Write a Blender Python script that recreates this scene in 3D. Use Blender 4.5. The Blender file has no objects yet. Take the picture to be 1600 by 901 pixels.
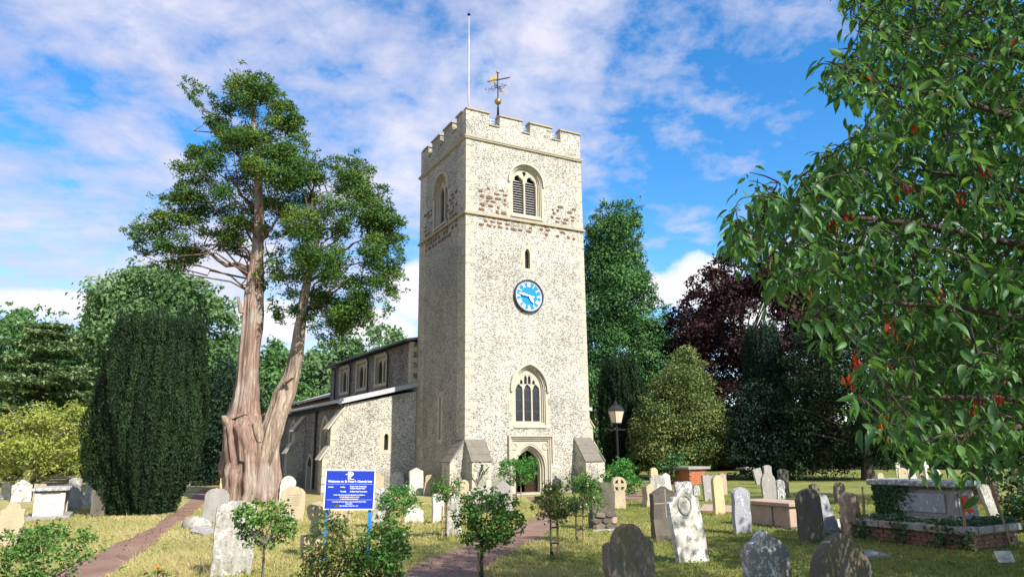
import bpy, bmesh, math, random
import numpy as np
from mathutils import Vector, Matrix
from mathutils.geometry import tessellate_polygon

SC = bpy.context.scene
COL = SC.collection
random.seed(7)

# ---------------------------------------------------------------- camera
CAM_H = 1.90
FOC, PITCH, ROLL = 1098.7, 0.22679, 0.01128          # focal length in photo pixels (1600 wide), radians
_f = np.array([0, math.cos(PITCH), math.sin(PITCH)]); _u = np.array([0, -math.sin(PITCH), math.cos(PITCH)]); _r = np.array([1.0, 0, 0])
_c, _s = math.cos(ROLL), math.sin(ROLL)
C_RT, C_UP, C_FW = _c * _r - _s * _u, _s * _r + _c * _u, _f
cam = bpy.data.cameras.new('camera'); camo = bpy.data.objects.new('camera', cam); COL.objects.link(camo)
cam.sensor_width = 36; cam.sensor_fit = 'HORIZONTAL'; cam.lens = FOC / 1600 * 36
cam.clip_start = 0.1; cam.clip_end = 3000
mw = Matrix.Identity(4)
for i in range(3):
    mw[i][0], mw[i][1], mw[i][2] = C_RT[i], C_UP[i], -C_FW[i]
mw[2][3] = CAM_H
camo.matrix_world = mw
SC.camera = camo

# ---------------------------------------------------------------- sun, sky, exposure
SUN_AZ, SUN_EL = math.radians(41), math.radians(40)    # azimuth from -Y (behind the camera) towards +X
sd = Vector((math.sin(SUN_AZ) * math.cos(SUN_EL), -math.cos(SUN_AZ) * math.cos(SUN_EL), math.sin(SUN_EL)))
sun = bpy.data.lights.new('sun', 'SUN'); suno = bpy.data.objects.new('sun', sun); COL.objects.link(suno)
sun.energy = 5.0; sun.angle = math.radians(0.55); sun.color = (1.0, 0.95, 0.86)
suno.rotation_euler = sd.to_track_quat('Z', 'Y').to_euler(); suno.location = (20, -20, 40)

def nd(nt, typ, **kw):
    n = nt.nodes.new(typ)
    for k, v in kw.items():
        if k == 'inp':
            for a, b in v.items(): n.inputs[a].default_value = b
        else: setattr(n, k, v)
    return n
def lk(nt, a, b): nt.links.new(a, b)
def ramp(nt, fac, stops, interp='LINEAR'):
    r = nt.nodes.new('ShaderNodeValToRGB'); r.color_ramp.interpolation = interp
    el = r.color_ramp.elements
    while len(el) < len(stops): el.new(0.5)
    for e, (p, c) in zip(el, stops):
        e.position = p; e.color = (c[0], c[1], c[2], 1) if not isinstance(c, (int, float)) else (c, c, c, 1)
    lk(nt, fac, r.inputs[0]); return r
def mth(nt, op, a, b=None, c=None):
    n = nt.nodes.new('ShaderNodeMath'); n.operation = op
    for i, x in enumerate((a, b, c)):
        if x is None: continue
        if isinstance(x, (int, float)): n.inputs[i].default_value = x
        else: lk(nt, x, n.inputs[i])
    return n.outputs[0]
def mixc(nt, fac, a, b, mode='MIX'):
    n = nt.nodes.new('ShaderNodeMix'); n.data_type = 'RGBA'; n.blend_type = mode
    for i, x in ((0, fac), (6, a), (7, b)):
        if isinstance(x, (int, float)): n.inputs[i].default_value = x
        elif isinstance(x, tuple): n.inputs[i].default_value = (*x, 1) if len(x) == 3 else x
        else: lk(nt, x, n.inputs[i])
    return n.outputs[2]

def make_world():
    w = bpy.data.worlds.new('World'); SC.world = w; w.use_nodes = True
    nt = w.node_tree; nt.nodes.clear()
    out = nd(nt, 'ShaderNodeOutputWorld'); bg = nd(nt, 'ShaderNodeBackground'); bg.inputs[1].default_value = 0.14
    lk(nt, bg.outputs[0], out.inputs[0])
    sky = nd(nt, 'ShaderNodeTexSky', sky_type='NISHITA'); sky.sun_disc = False
    sky.sun_elevation = SUN_EL; sky.sun_rotation = math.pi - SUN_AZ
    sky.air_density = 1.0; sky.dust_density = 0.25; sky.ozone_density = 2.5
    hs = nd(nt, 'ShaderNodeHueSaturation', inp={'Saturation': 1.36, 'Value': 1.12}); lk(nt, sky.outputs[0], hs.inputs['Color'])
    tc = nd(nt, 'ShaderNodeTexCoord'); sp = nd(nt, 'ShaderNodeSeparateXYZ'); lk(nt, tc.outputs['Generated'], sp.inputs[0])
    zz = mth(nt, 'ADD', mth(nt, 'MAXIMUM', sp.outputs[2], 0.0), 0.16)
    cx = mth(nt, 'DIVIDE', sp.outputs[0], zz); cy = mth(nt, 'DIVIDE', sp.outputs[1], zz)
    cb = nd(nt, 'ShaderNodeCombineXYZ'); lk(nt, cx, cb.inputs[0]); lk(nt, cy, cb.inputs[1])
    # thin high cloud sheet
    n1 = nd(nt, 'ShaderNodeTexNoise', inp={'Scale': 1.1, 'Detail': 8, 'Roughness': 0.62, 'Distortion': 0.35}); lk(nt, cb.outputs[0], n1.inputs['Vector'])
    n2 = nd(nt, 'ShaderNodeTexNoise', inp={'Scale': 6.5, 'Detail': 7, 'Roughness': 0.6, 'Distortion': 0.25}); lk(nt, cb.outputs[0], n2.inputs['Vector'])
    d = mth(nt, 'ADD', mth(nt, 'MULTIPLY', n1.outputs[0], 0.66), mth(nt, 'MULTIPLY', n2.outputs[0], 0.34))
    # the sheet is denser towards the left of the view (a weather front)
    d = mth(nt, 'SUBTRACT', d, mth(nt, 'MULTIPLY', mth(nt, 'SUBTRACT', sp.outputs[0], 0.0), 0.10))
    cov = ramp(nt, d, [(0.44, 0.0), (0.505, 0.5), (0.60, 0.97)])
    cc = ramp(nt, n1.outputs[0], [(0.35, (2.4, 2.5, 3.6)), (0.62, (3.9, 3.9, 4.5))])
    col = mixc(nt, cov.outputs[0], hs.outputs[0], cc.outputs[0])
    # cumulus heads low in the sky
    n3 = nd(nt, 'ShaderNodeTexNoise', inp={'Scale': 9.0, 'Detail': 7, 'Roughness': 0.55}); lk(nt, tc.outputs['Generated'], n3.inputs['Vector'])
    tot = None
    for px, py, rx, rz in ((1085, 450, .065, .040), (1020, 455, .04, .028), (640, 450, .045, .04), (560, 510, .07, .035), (440, 500, .07, .03), (90, 475, .18, .02), (1180, 490, .06, .03)):
        v = C_RT * (px - 800) / FOC + C_UP * (450.5 - py) / FOC + C_FW; v = v / np.linalg.norm(v)
        az = math.atan2(v[0], v[1])
        ax = mth(nt, 'DIVIDE', mth(nt, 'SUBTRACT', mth(nt, 'ARCTAN2', sp.outputs[0], sp.outputs[1]), az), rx)
        az_ = mth(nt, 'DIVIDE', mth(nt, 'SUBTRACT', sp.outputs[2], float(v[2])), rz)
        dd = mth(nt, 'SQRT', mth(nt, 'ADD', mth(nt, 'MULTIPLY', ax, ax), mth(nt, 'MULTIPLY', az_, az_)))
        q = mth(nt, 'SUBTRACT', 1.0, dd)
        tot = q if tot is None else mth(nt, 'MAXIMUM', tot, q)
    tot = mth(nt, 'ADD', tot, mth(nt, 'MULTIPLY', mth(nt, 'SUBTRACT', n3.outputs[0], 0.5), 2.0))
    cu = ramp(nt, tot, [(0.0, 0.0), (0.22, 0.8), (0.5, 1.0)])
    cuc = ramp(nt, tot, [(0.1, (4.0, 4.2, 4.9)), (0.7, (4.9, 4.9, 5.1))])
    col = mixc(nt, cu.outputs[0], col, cuc.outputs[0])
    lk(nt, col, bg.inputs[0])
make_world()
SC.view_settings.view_transform = 'Standard'; SC.view_settings.look = 'None'
SC.view_settings.exposure = 0.72; SC.view_settings.gamma = 1.0; SC.view_settings.use_curve_mapping = False
SC.render.engine = 'CYCLES'
SC.cycles.max_bounces = 6; SC.cycles.diffuse_bounces = 3; SC.cycles.transmission_bounces = 3; SC.cycles.use_denoising = True

# ---------------------------------------------------------------- placing helpers
def ray(px, py): return C_RT * (px - 800) / FOC + C_UP * (450.5 - py) / FOC + C_FW
def gnd(px, py):
    d = ray(px, py); P = d * (-CAM_H / d[2]); return float(P[0]), float(P[1])
def atY(px, py, Y):
    d = ray(px, py); P = d * (Y / d[1]); return float(P[0]), float(Y), float(P[2] + CAM_H)
TH = 0.494494
E1 = np.array([math.cos(TH), math.sin(TH)]); E2 = np.array([-math.sin(TH), math.cos(TH)])

# ---------------------------------------------------------------- mesh helpers
class MB:
    def __init__(s): s.v = []; s.f = []
    def add(s, vs, fs):
        b = len(s.v); s.v += [tuple(map(float, p)) for p in vs]; s.f += [tuple(b + i for i in f) for f in fs]; return s
    def box(s, x0, x1, y0, y1, z0, z1):
        vs = [(x, y, z) for z in (z0, z1) for y in (y0, y1) for x in (x0, x1)]
        return s.add(vs, [(0, 2, 3, 1), (4, 5, 7, 6), (0, 1, 5, 4), (2, 6, 7, 3), (0, 4, 6, 2), (1, 3, 7, 5)])
    def prism(s, loops, d0, d1, m=None):
        """loops: outer + holes as (x, z); extruded from depth d0 to d1; m maps (x, depth, z) -> xyz"""
        m = m or (lambda x, d, z: (x, d, z))
        flat = [p for l in loops for p in l]; n = len(flat)
        tris = tessellate_polygon([[Vector((p[0], p[1], 0)) for p in l] for l in loops])
        vs = [m(p[0], d0, p[1]) for p in flat] + [m(p[0], d1, p[1]) for p in flat]
        fs = [tuple(t) for t in tris] + [tuple(n + i for i in reversed(t)) for t in tris]
        o = 0
        for l in loops:
            k = len(l)
            for i in range(k):
                a, b = o + i, o + (i + 1) % k
                fs.append((a, b, n + b, n + a))
            o += k
        return s.add(vs, fs)
    def tube(s, pts, rad, n=6, cap=True):
        pts = [Vector(p) for p in pts]
        if isinstance(rad, (int, float)): rad = [rad] * len(pts)
        rings = []; prev = None
        for i, p in enumerate(pts):
            t = (pts[min(i + 1, len(pts) - 1)] - pts[max(i - 1, 0)])
            t = t.normalized() if t.length > 1e-9 else Vector((0, 0, 1))
            if prev is None:
                a = t.orthogonal().normalized()
            else:
                a = prev - t * prev.dot(t); a = a.normalized() if a.length > 1e-6 else t.orthogonal().normalized()
            prev = a; b = t.cross(a)
            rings.append([p + (a * math.cos(2 * math.pi * k / n) + b * math.sin(2 * math.pi * k / n)) * rad[i] for k in range(n)])
        vs = [q for r in rings for q in r]; fs = []
        for i in range(len(pts) - 1):
            for k in range(n):
                fs.append((i * n + k, i * n + (k + 1) % n, (i + 1) * n + (k + 1) % n, (i + 1) * n + k))
        if cap: fs += [tuple(reversed(range(n))), tuple((len(pts) - 1) * n + k for k in range(n))]
        return s.add(vs, fs)
    def lathe(s, prof, n=16, c=(0, 0, 0)):
        vs = []; fs = []
        for r, z in prof:
            for k in range(n):
                a = 2 * math.pi * k / n; vs.append((c[0] + r * math.cos(a), c[1] + r * math.sin(a), c[2] + z))
        for i in range(len(prof) - 1):
            for k in range(n):
                fs.append((i * n + k, i * n + (k + 1) % n, (i + 1) * n + (k + 1) % n, (i + 1) * n + k))
        fs += [tuple(reversed(range(n))), tuple((len(prof) - 1) * n + k for k in range(n))]
        return s.add(vs, fs)
    def xf(s, fn):
        s.v = [tuple(map(float, fn(*p))) for p in s.v]; return s
    def mesh(s, name, mat=None, smooth=False):
        me = bpy.data.meshes.new(name); me.from_pydata(s.v, [], s.f)
        bm = bmesh.new(); bm.from_mesh(me); bmesh.ops.recalc_face_normals(bm, faces=bm.faces); bm.to_mesh(me); bm.free()
        if mat: me.materials.append(mat)
        if smooth: me.shade_smooth()
        me.update(); return me
    def build(s, name, mat, parent=None, smooth=False, bevel=0, loc=None, rotz=0):
        return link(name, s.mesh(name, mat, smooth), parent, bevel, loc, rotz)
def link(name, me, parent=None, bevel=0, loc=None, rotz=0):
    o = bpy.data.objects.new(name, me); COL.objects.link(o)
    if parent: o.parent = parent
    if loc is not None: o.location = loc
    if rotz: o.rotation_euler = (0, 0, rotz)
    if bevel:
        b = o.modifiers.new('bevel', 'BEVEL'); b.width = bevel; b.segments = 2; b.limit_method = 'ANGLE'; b.angle_limit = math.radians(40)
    return o
def empty(name, loc=(0, 0, 0), rotz=0, parent=None):
    o = bpy.data.objects.new(name, None); COL.objects.link(o); o.location = loc; o.rotation_euler = (0, 0, rotz); o.empty_display_size = .2
    if parent: o.parent = parent
    return o
def tag(o, label=None, cat=None, group=None, kind=None):
    if label: o['label'] = label
    if cat: o['category'] = cat
    if group: o['group'] = group
    if kind: o['kind'] = kind
    return o
def copy_tree(o, parent=None):
    c = o.copy(); COL.objects.link(c); c.parent = parent
    for ch in o.children: copy_tree(ch, c)
    return c

# ---------------------------------------------------------------- materials
def mat_new(name):
    m = bpy.data.materials.new(name); m.use_nodes = True
    nt = m.node_tree; b = nt.nodes['Principled BSDF']; return m, nt, b
def vec(nt, scale=(1, 1, 1), rnd=True, coord='Object'):
    tc = nd(nt, 'ShaderNodeTexCoord'); mp = nd(nt, 'ShaderNodeMapping'); mp.inputs['Scale'].default_value = scale
    lk(nt, tc.outputs[coord], mp.inputs[0])
    if rnd:
        oi = nd(nt, 'ShaderNodeObjectInfo'); cb = nd(nt, 'ShaderNodeCombineXYZ')
        for i, k in enumerate((17.0, 31.0, 23.0)): lk(nt, mth(nt, 'MULTIPLY', oi.outputs['Random'], k), cb.inputs[i])
        lk(nt, cb.outputs[0], mp.inputs['Location'])
    return mp.outputs[0]
def noise(nt, v, scale, detail=5, rough=.6, dist=0):
    n = nd(nt, 'ShaderNodeTexNoise', inp={'Scale': scale, 'Detail': detail, 'Roughness': rough, 'Distortion': dist}); lk(nt, v, n.inputs['Vector']); return n.outputs[0]
def bump(nt, b, h, strength=.4, dist=.02):
    n = nd(nt, 'ShaderNodeBump', inp={'Strength': strength, 'Distance': dist}); lk(nt, h, n.inputs['Height']); lk(nt, n.outputs[0], b.inputs['Normal'])
def plain(name, col, rough=.6, metal=0, nscale=6, var=.15, bmp=.15, spec=.3):
    """one base colour with soft wear"""
    m, nt, b = mat_new(name); v = vec(nt); n = noise(nt, v, nscale)
    lo = tuple(c * (1 - var * 1.6) for c in col); hi = tuple(min(1, c * (1 + var)) for c in col)
    lk(nt, ramp(nt, n, [(.3, lo), (.7, hi)]).outputs[0], b.inputs['Base Color'])
    b.inputs['Roughness'].default_value = rough; b.inputs['Metallic'].default_value = metal; b.inputs['Specular IOR Level'].default_value = spec
    if bmp: bump(nt, b, noise(nt, v, nscale * 5), bmp, .01)
    return m
def stone(name, lo, hi, lichen=None, lich=(.56, .64), lscale=7, spots=None, spot=(.62, .68), sscale=22, nscale=4, stretch=(1, 1, 1), bmp=.5, rough=.9, moss=None):
    """weathered stone: two-tone ground, big lichen patches, small spots, optional rain streaks"""
    m, nt, b = mat_new(name); v = vec(nt, stretch); v2 = vec(nt)
    n = noise(nt, v, nscale, 7, .65)
    col = ramp(nt, n, [(.28, lo), (.72, hi)]).outputs[0]
    fine = noise(nt, v2, 60, 4, .7)
    col = mixc(nt, .35, col, ramp(nt, fine, [(.3, tuple(c * .55 for c in lo)), (.7, hi)]).outputs[0])
    h = n
    if moss:
        col = mixc(nt, ramp(nt, noise(nt, v, nscale * 1.3, 6, .6, .6), [(.52, 0), (.66, .85)]).outputs[0], col, moss)
    if lichen:
        l = noise(nt, v2, lscale, 8, .7, .4); col = mixc(nt, ramp(nt, l, [(lich[0], 0), (lich[1], .95)]).outputs[0], col, lichen)
    if spots:
        s = noise(nt, v2, sscale, 5, .65); col = mixc(nt, ramp(nt, s, [(spot[0], 0), (spot[1], .9)]).outputs[0], col, spots)
    lk(nt, col, b.inputs['Base Color']); b.inputs['Roughness'].default_value = rough; b.inputs['Specular IOR Level'].default_value = .2
    bump(nt, b, mth(nt, 'ADD', n, mth(nt, 'MULTIPLY', fine, .5)), bmp, .02)
    return m
def flint(name, mortar, pale, dark, frac, scale=21.0, mid=(.20, .18, .15)):
    """knapped flint set in mortar: cells of mixed stone, most pale, some dark"""
    m, nt, b = mat_new(name)
    v = vec(nt, (1, 1, 1.35), rnd=False)
    wob = nd(nt, 'ShaderNodeTexNoise', inp={'Scale': 4.0, 'Detail': 3}); lk(nt, v, wob.inputs['Vector'])
    ad = nd(nt, 'ShaderNodeVectorMath', operation='MULTIPLY_ADD'); lk(nt, wob.outputs['Color'], ad.inputs[0]); ad.inputs[1].default_value = (.12, .12, .12); lk(nt, v, ad.inputs[2])
    vo = nd(nt, 'ShaderNodeTexVoronoi', feature='F1', inp={'Scale': scale, 'Randomness': 1.0}); lk(nt, ad.outputs[0], vo.inputs['Vector'])
    ve = nd(nt, 'ShaderNodeTexVoronoi', feature='DISTANCE_TO_EDGE', inp={'Scale': scale, 'Randomness': 1.0}); lk(nt, ad.outputs[0], ve.inputs['Vector'])
    sep = nd(nt, 'ShaderNodeSeparateColor'); lk(nt, vo.outputs['Color'], sep.inputs[0])
    big = noise(nt, v, .55, 5, .65)
    rv = mth(nt, 'ADD', sep.outputs[0], mth(nt, 'MULTIPLY', mth(nt, 'SUBTRACT', big, .5), .55))
    cell = ramp(nt, rv, [(0, dark), (frac * .75, dark), (frac, mid), (frac + .12, pale), (1, tuple(min(1, c * 1.12) for c in pale))])
    edge = ramp(nt, ve.outputs['Distance'], [(.06, 1), (.17, 0)])
    vs_ = vec(nt, (1.6, 1.6, .16), rnd=False)
    streak = noise(nt, vs_, 1.2, 6, .65)
    stain = ramp(nt, mth(nt, 'ADD', mth(nt, 'MULTIPLY', noise(nt, v, .8, 6, .6), .6), mth(nt, 'MULTIPLY', streak, .4)), [(.33, tuple(c * .62 for c in mortar)), (.50, tuple(c * .92 for c in mortar)), (.7, tuple(min(1, c * 1.08) for c in mortar))])
    col = mixc(nt, edge.outputs[0], cell.outputs[0], stain.outputs[0])
    col = mixc(nt, .8, col, ramp(nt, noise(nt, v, .35, 6, .62, .5), [(.30, (.66, .65, .64)), (.5, (.95, .94, .92)), (.68, (1.1, 1.09, 1.06))]).outputs[0], 'MULTIPLY')
    # damp, dirty foot of the wall
    sz = nd(nt, 'ShaderNodeSeparateXYZ'); lk(nt, v, sz.inputs[0]); foot = ramp(nt, mth(nt, 'SUBTRACT', mth(nt, 'MULTIPLY', sz.outputs[2], .5), mth(nt, 'MULTIPLY', big, .9)), [(.0, .55), (.35, 0)])
    col = mixc(nt, foot.outputs[0], col, (.17, .15, .11))
    lk(nt, col, b.inputs['Base Color'])
    b.inputs['Roughness'].default_value = .75; b.inputs['Specular IOR Level'].default_value = .3
    bump(nt, b, mth(nt, 'MINIMUM', ve.outputs['Distance'], .3), .8, .05)
    return m
def leafmat(name, stops, trans=.3, rough=.6, spec=.12):
    m, nt, b = mat_new(name)
    at = nd(nt, 'ShaderNodeAttribute', attribute_name='rnd')
    c = ramp(nt, at.outputs['Fac'], stops)
    lk(nt, c.outputs[0], b.inputs['Base Color']); b.inputs['Roughness'].default_value = rough; b.inputs['Specular IOR Level'].default_value = spec
    tr = nd(nt, 'ShaderNodeBsdfTranslucent'); mx = nd(nt, 'ShaderNodeMixShader'); mx.inputs[0].default_value = trans
    hs = nd(nt, 'ShaderNodeHueSaturation', inp={'Hue': .49, 'Saturation': 1.15, 'Value': 1.5}); lk(nt, c.outputs[0], hs.inputs['Color']); lk(nt, hs.outputs[0], tr.inputs[0])
    lk(nt, b.outputs[0], mx.inputs[1]); lk(nt, tr.outputs[0], mx.inputs[2]); lk(nt, mx.outputs[0], nt.nodes['Material Output'].inputs[0])
    return m

M = {}
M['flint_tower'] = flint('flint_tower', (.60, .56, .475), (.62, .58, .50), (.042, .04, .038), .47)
M['flint_shaded'] = flint('flint_shaded', (.46, .43, .37), (.43, .41, .36), (.045, .043, .042), .47)  # tower flint darkened: the north face's shade is put into its colour
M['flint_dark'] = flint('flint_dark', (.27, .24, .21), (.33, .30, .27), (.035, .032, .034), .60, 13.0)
M['dressed'] = stone('dressed_stone', (.40, .355, .27), (.54, .49, .385), lichen=(.33, .30, .25), lich=(.58, .70), lscale=3, spots=(.35, .30, .22), spot=(.66, .74), sscale=9, bmp=.2)
M['quoin'] = stone('quoin_stone', (.39, .35, .275), (.53, .485, .39), lichen=(.32, .255, .21), lich=(.52, .66), lscale=4, spots=(.20, .18, .15), spot=(.62, .72), sscale=11, bmp=.3)
M['dressed_grey'] = stone('dressed_grey_stone', (.36, .32, .25), (.52, .46, .36), spots=(.2, .18, .15), sscale=12, bmp=.25)
M['string'] = stone('string_stone', (.30, .24, .17), (.48, .40, .28), spots=(.12, .10, .08), sscale=10, bmp=.3)
M['ironstone'] = stone('ironstone', (.12, .066, .036), (.23, .135, .075), spots=(.07, .035, .025), sscale=14, nscale=9, bmp=.6)
M['slab'] = stone('roof_slab', (.13, .11, .09), (.24, .21, .17), lichen=(.42, .40, .34), lich=(.63, .70), lscale=5, spots=(.07, .06, .05), sscale=16, bmp=.5)
M['lead'] = plain('lead', (.22, .23, .25), .45, .3)
M['verge'] = plain('weathered_white_verge', (.42, .42, .43), .6, 0, 5, .08)
M['gutter'] = plain('black_gutter', (.025, .025, .028), .5)
M['iron'] = plain('black_iron', (.02, .02, .022), .45, .2)
M['dark_inside'] = plain('dark_interior', (.03, .026, .022), .9)
M['oak'] = plain('oak_door', (.09, .05, .028), .7, 0, 12, .3)
M['louvre'] = plain('weathered_louvre', (.50, .48, .46), .7, 0, 12, .2)
M['glass'] = plain('dark_glass', (.02, .022, .026), .12, 0, 14, .4, .25, .5)
M['leadline'] = plain('lead_cames', (.10, .10, .11), .5)
M['tile'] = stone('clay_tile', (.26, .10, .05), (.42, .19, .10), spots=(.18, .13, .09), bmp=.4)
M['white'] = plain('white_paint', (.80, .80, .79), .5, 0, 5, .05)
M['silver'] = plain('pale_pole', (.38, .39, .41), .4, .2, 8, .08)
M['gold'] = plain('gilding', (.42, .29, .10), .35, .8, 6, .1)
M['clock_blue'] = plain('clock_blue', (.0, .20, .72), .45, 0, 4, .06, 0)
M['clock_ring'] = plain('clock_pale_ring', (.50, .53, .66), .5, 0, 6, .06, 0)
M['clock_rim'] = plain('clock_dark_rim', (.035, .035, .055), .4, .3)
M['sign_blue'] = plain('sign_blue', (.008, .035, .40), .35, 0, 3, .06, 0, .5)
M['post_blue'] = plain('post_blue', (.02, .20, .62), .4, 0, 5, .1, .05)
M['sign_white'] = plain('sign_white', (.85, .85, .85), .5, 0, 5, .03, 0)
M['wood'] = stone('stake_wood', (.26, .17, .09), (.42, .30, .17), stretch=(8, 8, .6), bmp=.4)
M['tie'] = plain('rubber_tie', (.02, .02, .02), .7)
M['brick'] = stone('old_brick', (.20, .09, .055), (.34, .17, .11), spots=(.12, .10, .07), sscale=9, lichen=(.30, .28, .22), lich=(.60, .70), bmp=.6)
M['brick_red'] = stone('red_brick', (.38, .11, .05), (.52, .19, .09), spots=(.2, .1, .06), bmp=.5)
M['mortar'] = plain('mortar', (.16, .14, .11), .95)
M['orange'] = plain('orange_cloth', (.62, .10, .02), .7)
M['lampglass'] = plain('lamp_glass', (.55, .45, .33), .25, 0, 5, .1, 0, .5)
# gravestones
M['g_white'] = stone('grave_pale', (.42, .38, .31), (.60, .56, .49), lichen=(.68, .67, .62), lich=(.5, .6), spots=(.24, .23, .20), spot=(.58, .66), sscale=13)
M['g_lich'] = stone('grave_lichened', (.27, .25, .205), (.46, .43, .37), lichen=(.54, .53, .49), lich=(.50, .62), lscale=5, spots=(.12, .115, .10), spot=(.56, .66), sscale=17, stretch=(1.6, 1.6, .3), moss=(.20, .185, .15))
M['g_blot'] = stone('grave_blotched', (.40, .36, .30), (.60, .56, .48), lichen=(.68, .66, .60), lich=(.45, .55), lscale=4, spots=(.20, .19, .16), spot=(.52, .62), sscale=6)
M['g_tan'] = stone('grave_sandstone', (.34, .27, .17), (.52, .43, .28), spots=(.28, .22, .14), sscale=12, stretch=(1, 1, .5), bmp=.35)
M['g_yellow'] = stone('grave_yellow', (.46, .36, .19), (.62, .50, .29), spots=(.40, .32, .2), sscale=10, stretch=(1, 1, .5), bmp=.35)
M['g_grey'] = stone('grave_grey', (.22, .20, .18), (.40, .37, .33), lichen=(.58, .57, .53), lich=(.62, .68), spots=(.12, .11, .10), sscale=16, stretch=(1, 1, .45))
M['g_dark'] = stone('grave_dark', (.075, .065, .055), (.18, .155, .125), lichen=(.34, .33, .29), lich=(.66, .72), lscale=9, spots=(.03, .03, .025), sscale=14, stretch=(1, 1, .3), moss=(.10, .085, .03))
M['g_moss'] = stone('grave_streaked', (.11, .095, .075), (.25, .21, .16), lichen=(.40, .24, .07), lich=(.62, .70), lscale=3.5, spots=(.05, .045, .04), sscale=16, stretch=(1.6, 1.6, .22), moss=(.17, .13, .04))
M['g_silver'] = stone('grave_silver_lichen', (.20, .19, .17), (.34, .32, .30), lichen=(.62, .63, .62), lich=(.50, .57), lscale=13, spots=(.10, .09, .08), sscale=26)
M['g_blue'] = stone('grave_blue_grey', (.24, .24, .26), (.44, .44, .47), lichen=(.66, .67, .69), lich=(.56, .64), lscale=12, spots=(.12, .12, .13), sscale=22)
M['g_pink'] = stone('grave_pinkish', (.34, .23, .17), (.52, .38, .29), spots=(.2, .15, .11), lichen=(.62, .55, .45), lich=(.62, .7), bmp=.5)
# plants
G_ = lambda a, b, c, d=None: [(0.0, a), (.45, b), (.85, c)] + ([(1.0, d)] if d else [])
M['l_yew'] = leafmat('leaf_yew', G_((.022, .06, .016), (.06, .125, .026), (.13, .20, .036), (.26, .28, .05)), .2)
M['l_irish'] = leafmat('leaf_irish', G_((.008, .019, .009), (.017, .036, .014), (.038, .070, .024)), .1)
M['l_broad'] = leafmat('leaf_broad', G_((.045, .11, .04), (.09, .19, .06), (.15, .27, .09)), .3)
M['l_broad2'] = leafmat('leaf_broad2', G_((.055, .115, .04), (.12, .21, .08), (.20, .31, .13)), .3)
M['l_cedar'] = leafmat('leaf_cedar', G_((.07, .12, .05), (.14, .21, .09), (.22, .30, .13)), .15)
M['l_gold'] = leafmat('leaf_gold', G_((.12, .17, .035), (.25, .30, .065), (.42, .43, .11), (.50, .40, .11)), .3)
M['l_conif'] = leafmat('leaf_conif', G_((.028, .08, .026), (.06, .15, .044), (.12, .245, .07)), .1)
M['l_holly'] = leafmat('leaf_holly', G_((0.045, 0.083, 0.021), (0.112, 0.165, 0.045), (0.210, 0.240, 0.075), (0.450, 0.390, 0.090)), .15, .5, .25)
M['l_copper'] = leafmat('leaf_copper', G_((.018, .009, .011), (.036, .016, .018), (.075, .034, .028)), .08)
M['l_dark'] = leafmat('leaf_dark_yew', G_((0.007, 0.017, 0.011), (0.014, 0.034, 0.019), (0.031, 0.060, 0.029)), .1)
M['l_rose'] = leafmat('leaf_rose', G_((.035, .09, .022), (.09, .20, .045), (.17, .30, .07), (.30, .30, .09)), .3)
M['l_rosedry'] = leafmat('leaf_rosedry', G_((.06, .11, .03), (.13, .19, .05), (.24, .22, .09), (.25, .12, .07)), .3)
M['l_robinia'] = leafmat('leaf_robinia', G_((.035, .12, .03), (.075, .22, .05), (.13, .32, .07)), .3)
M['l_ivy'] = leafmat('leaf_ivy', G_((0.015, 0.042, 0.015), (0.033, 0.083, 0.027), (0.075, 0.143, 0.045)), .15, .5, .25)
M['l_cherry'] = leafmat('leaf_cherry', G_((.024, .07, .02), (.06, .145, .036), (.125, .245, .055), (.28, .39, .09)), .38, .45, .35)
M['l_cherryred'] = leafmat('leaf_cherry_red', [(0, (.20, .025, .012)), (1, (.50, .10, .03))], .3)
M['l_grass'] = leafmat('grass_blade', [(0, (.16, .20, .05)), (.35, (.29, .295, .09)), (.7, (.44, .395, .16)), (1, (.57, .49, .25))], .35)
M['l_straw'] = leafmat('straw', [(0, (.42, .34, .14)), (1, (.66, .56, .28))], .3)
M['petal'] = plain('petal_white', (.80, .76, .70), .6, 0, 5, .05, 0)
M['petal_y'] = plain('petal_yellow', (.85, .35, .02), .6, 0, 5, .15, 0)
def barkmat(name, lo, hi, dead=None, stretch=(5, 5, .45), deadr=(.5, .62)):
    m, nt, b = mat_new(name); v = vec(nt, stretch, rnd=False); v2 = vec(nt, (1, 1, .5), rnd=False)
    n = noise(nt, v, 1.6, 8, .7, .8); col = ramp(nt, n, [(.32, tuple(c * .45 for c in lo)), (.48, lo), (.68, hi)]).outputs[0]
    if dead: col = mixc(nt, ramp(nt, noise(nt, v2, .9, 4, .6), [(deadr[0], 0), (deadr[1], .9)]).outputs[0], col, ramp(nt, n, [(.3, tuple(c * .5 for c in dead)), (.6, dead)]).outputs[0])
    lk(nt, col, b.inputs['Base Color']); b.inputs['Roughness'].default_value = .9; b.inputs['Specular IOR Level'].default_value = .15
    bump(nt, b, n, 1.0, .10); return m
M['bark'] = barkmat('bark_brown', (.10, .075, .055), (.19, .15, .11))
M['bark_yew'] = barkmat('bark_yew', (.27, .175, .135), (.47, .345, .275), (.46, .40, .33), (6, 6, .35), (.52, .64))
M['bark_dead'] = barkmat('bark_bleached', (.30, .22, .16), (.52, .43, .34), (.16, .12, .09), (4, 4, .4), (.55, .66))
M['bark_red'] = barkmat('bark_red', (.10, .045, .035), (.19, .10, .08))
M['bark_grey'] = barkmat('bark_grey', (.20, .17, .13), (.36, .31, .25), None, (8, 8, 2))
M['stem_green'] = barkmat('stem_green', (.08, .085, .04), (.16, .14, .08), None, (8, 8, 2))
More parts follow.
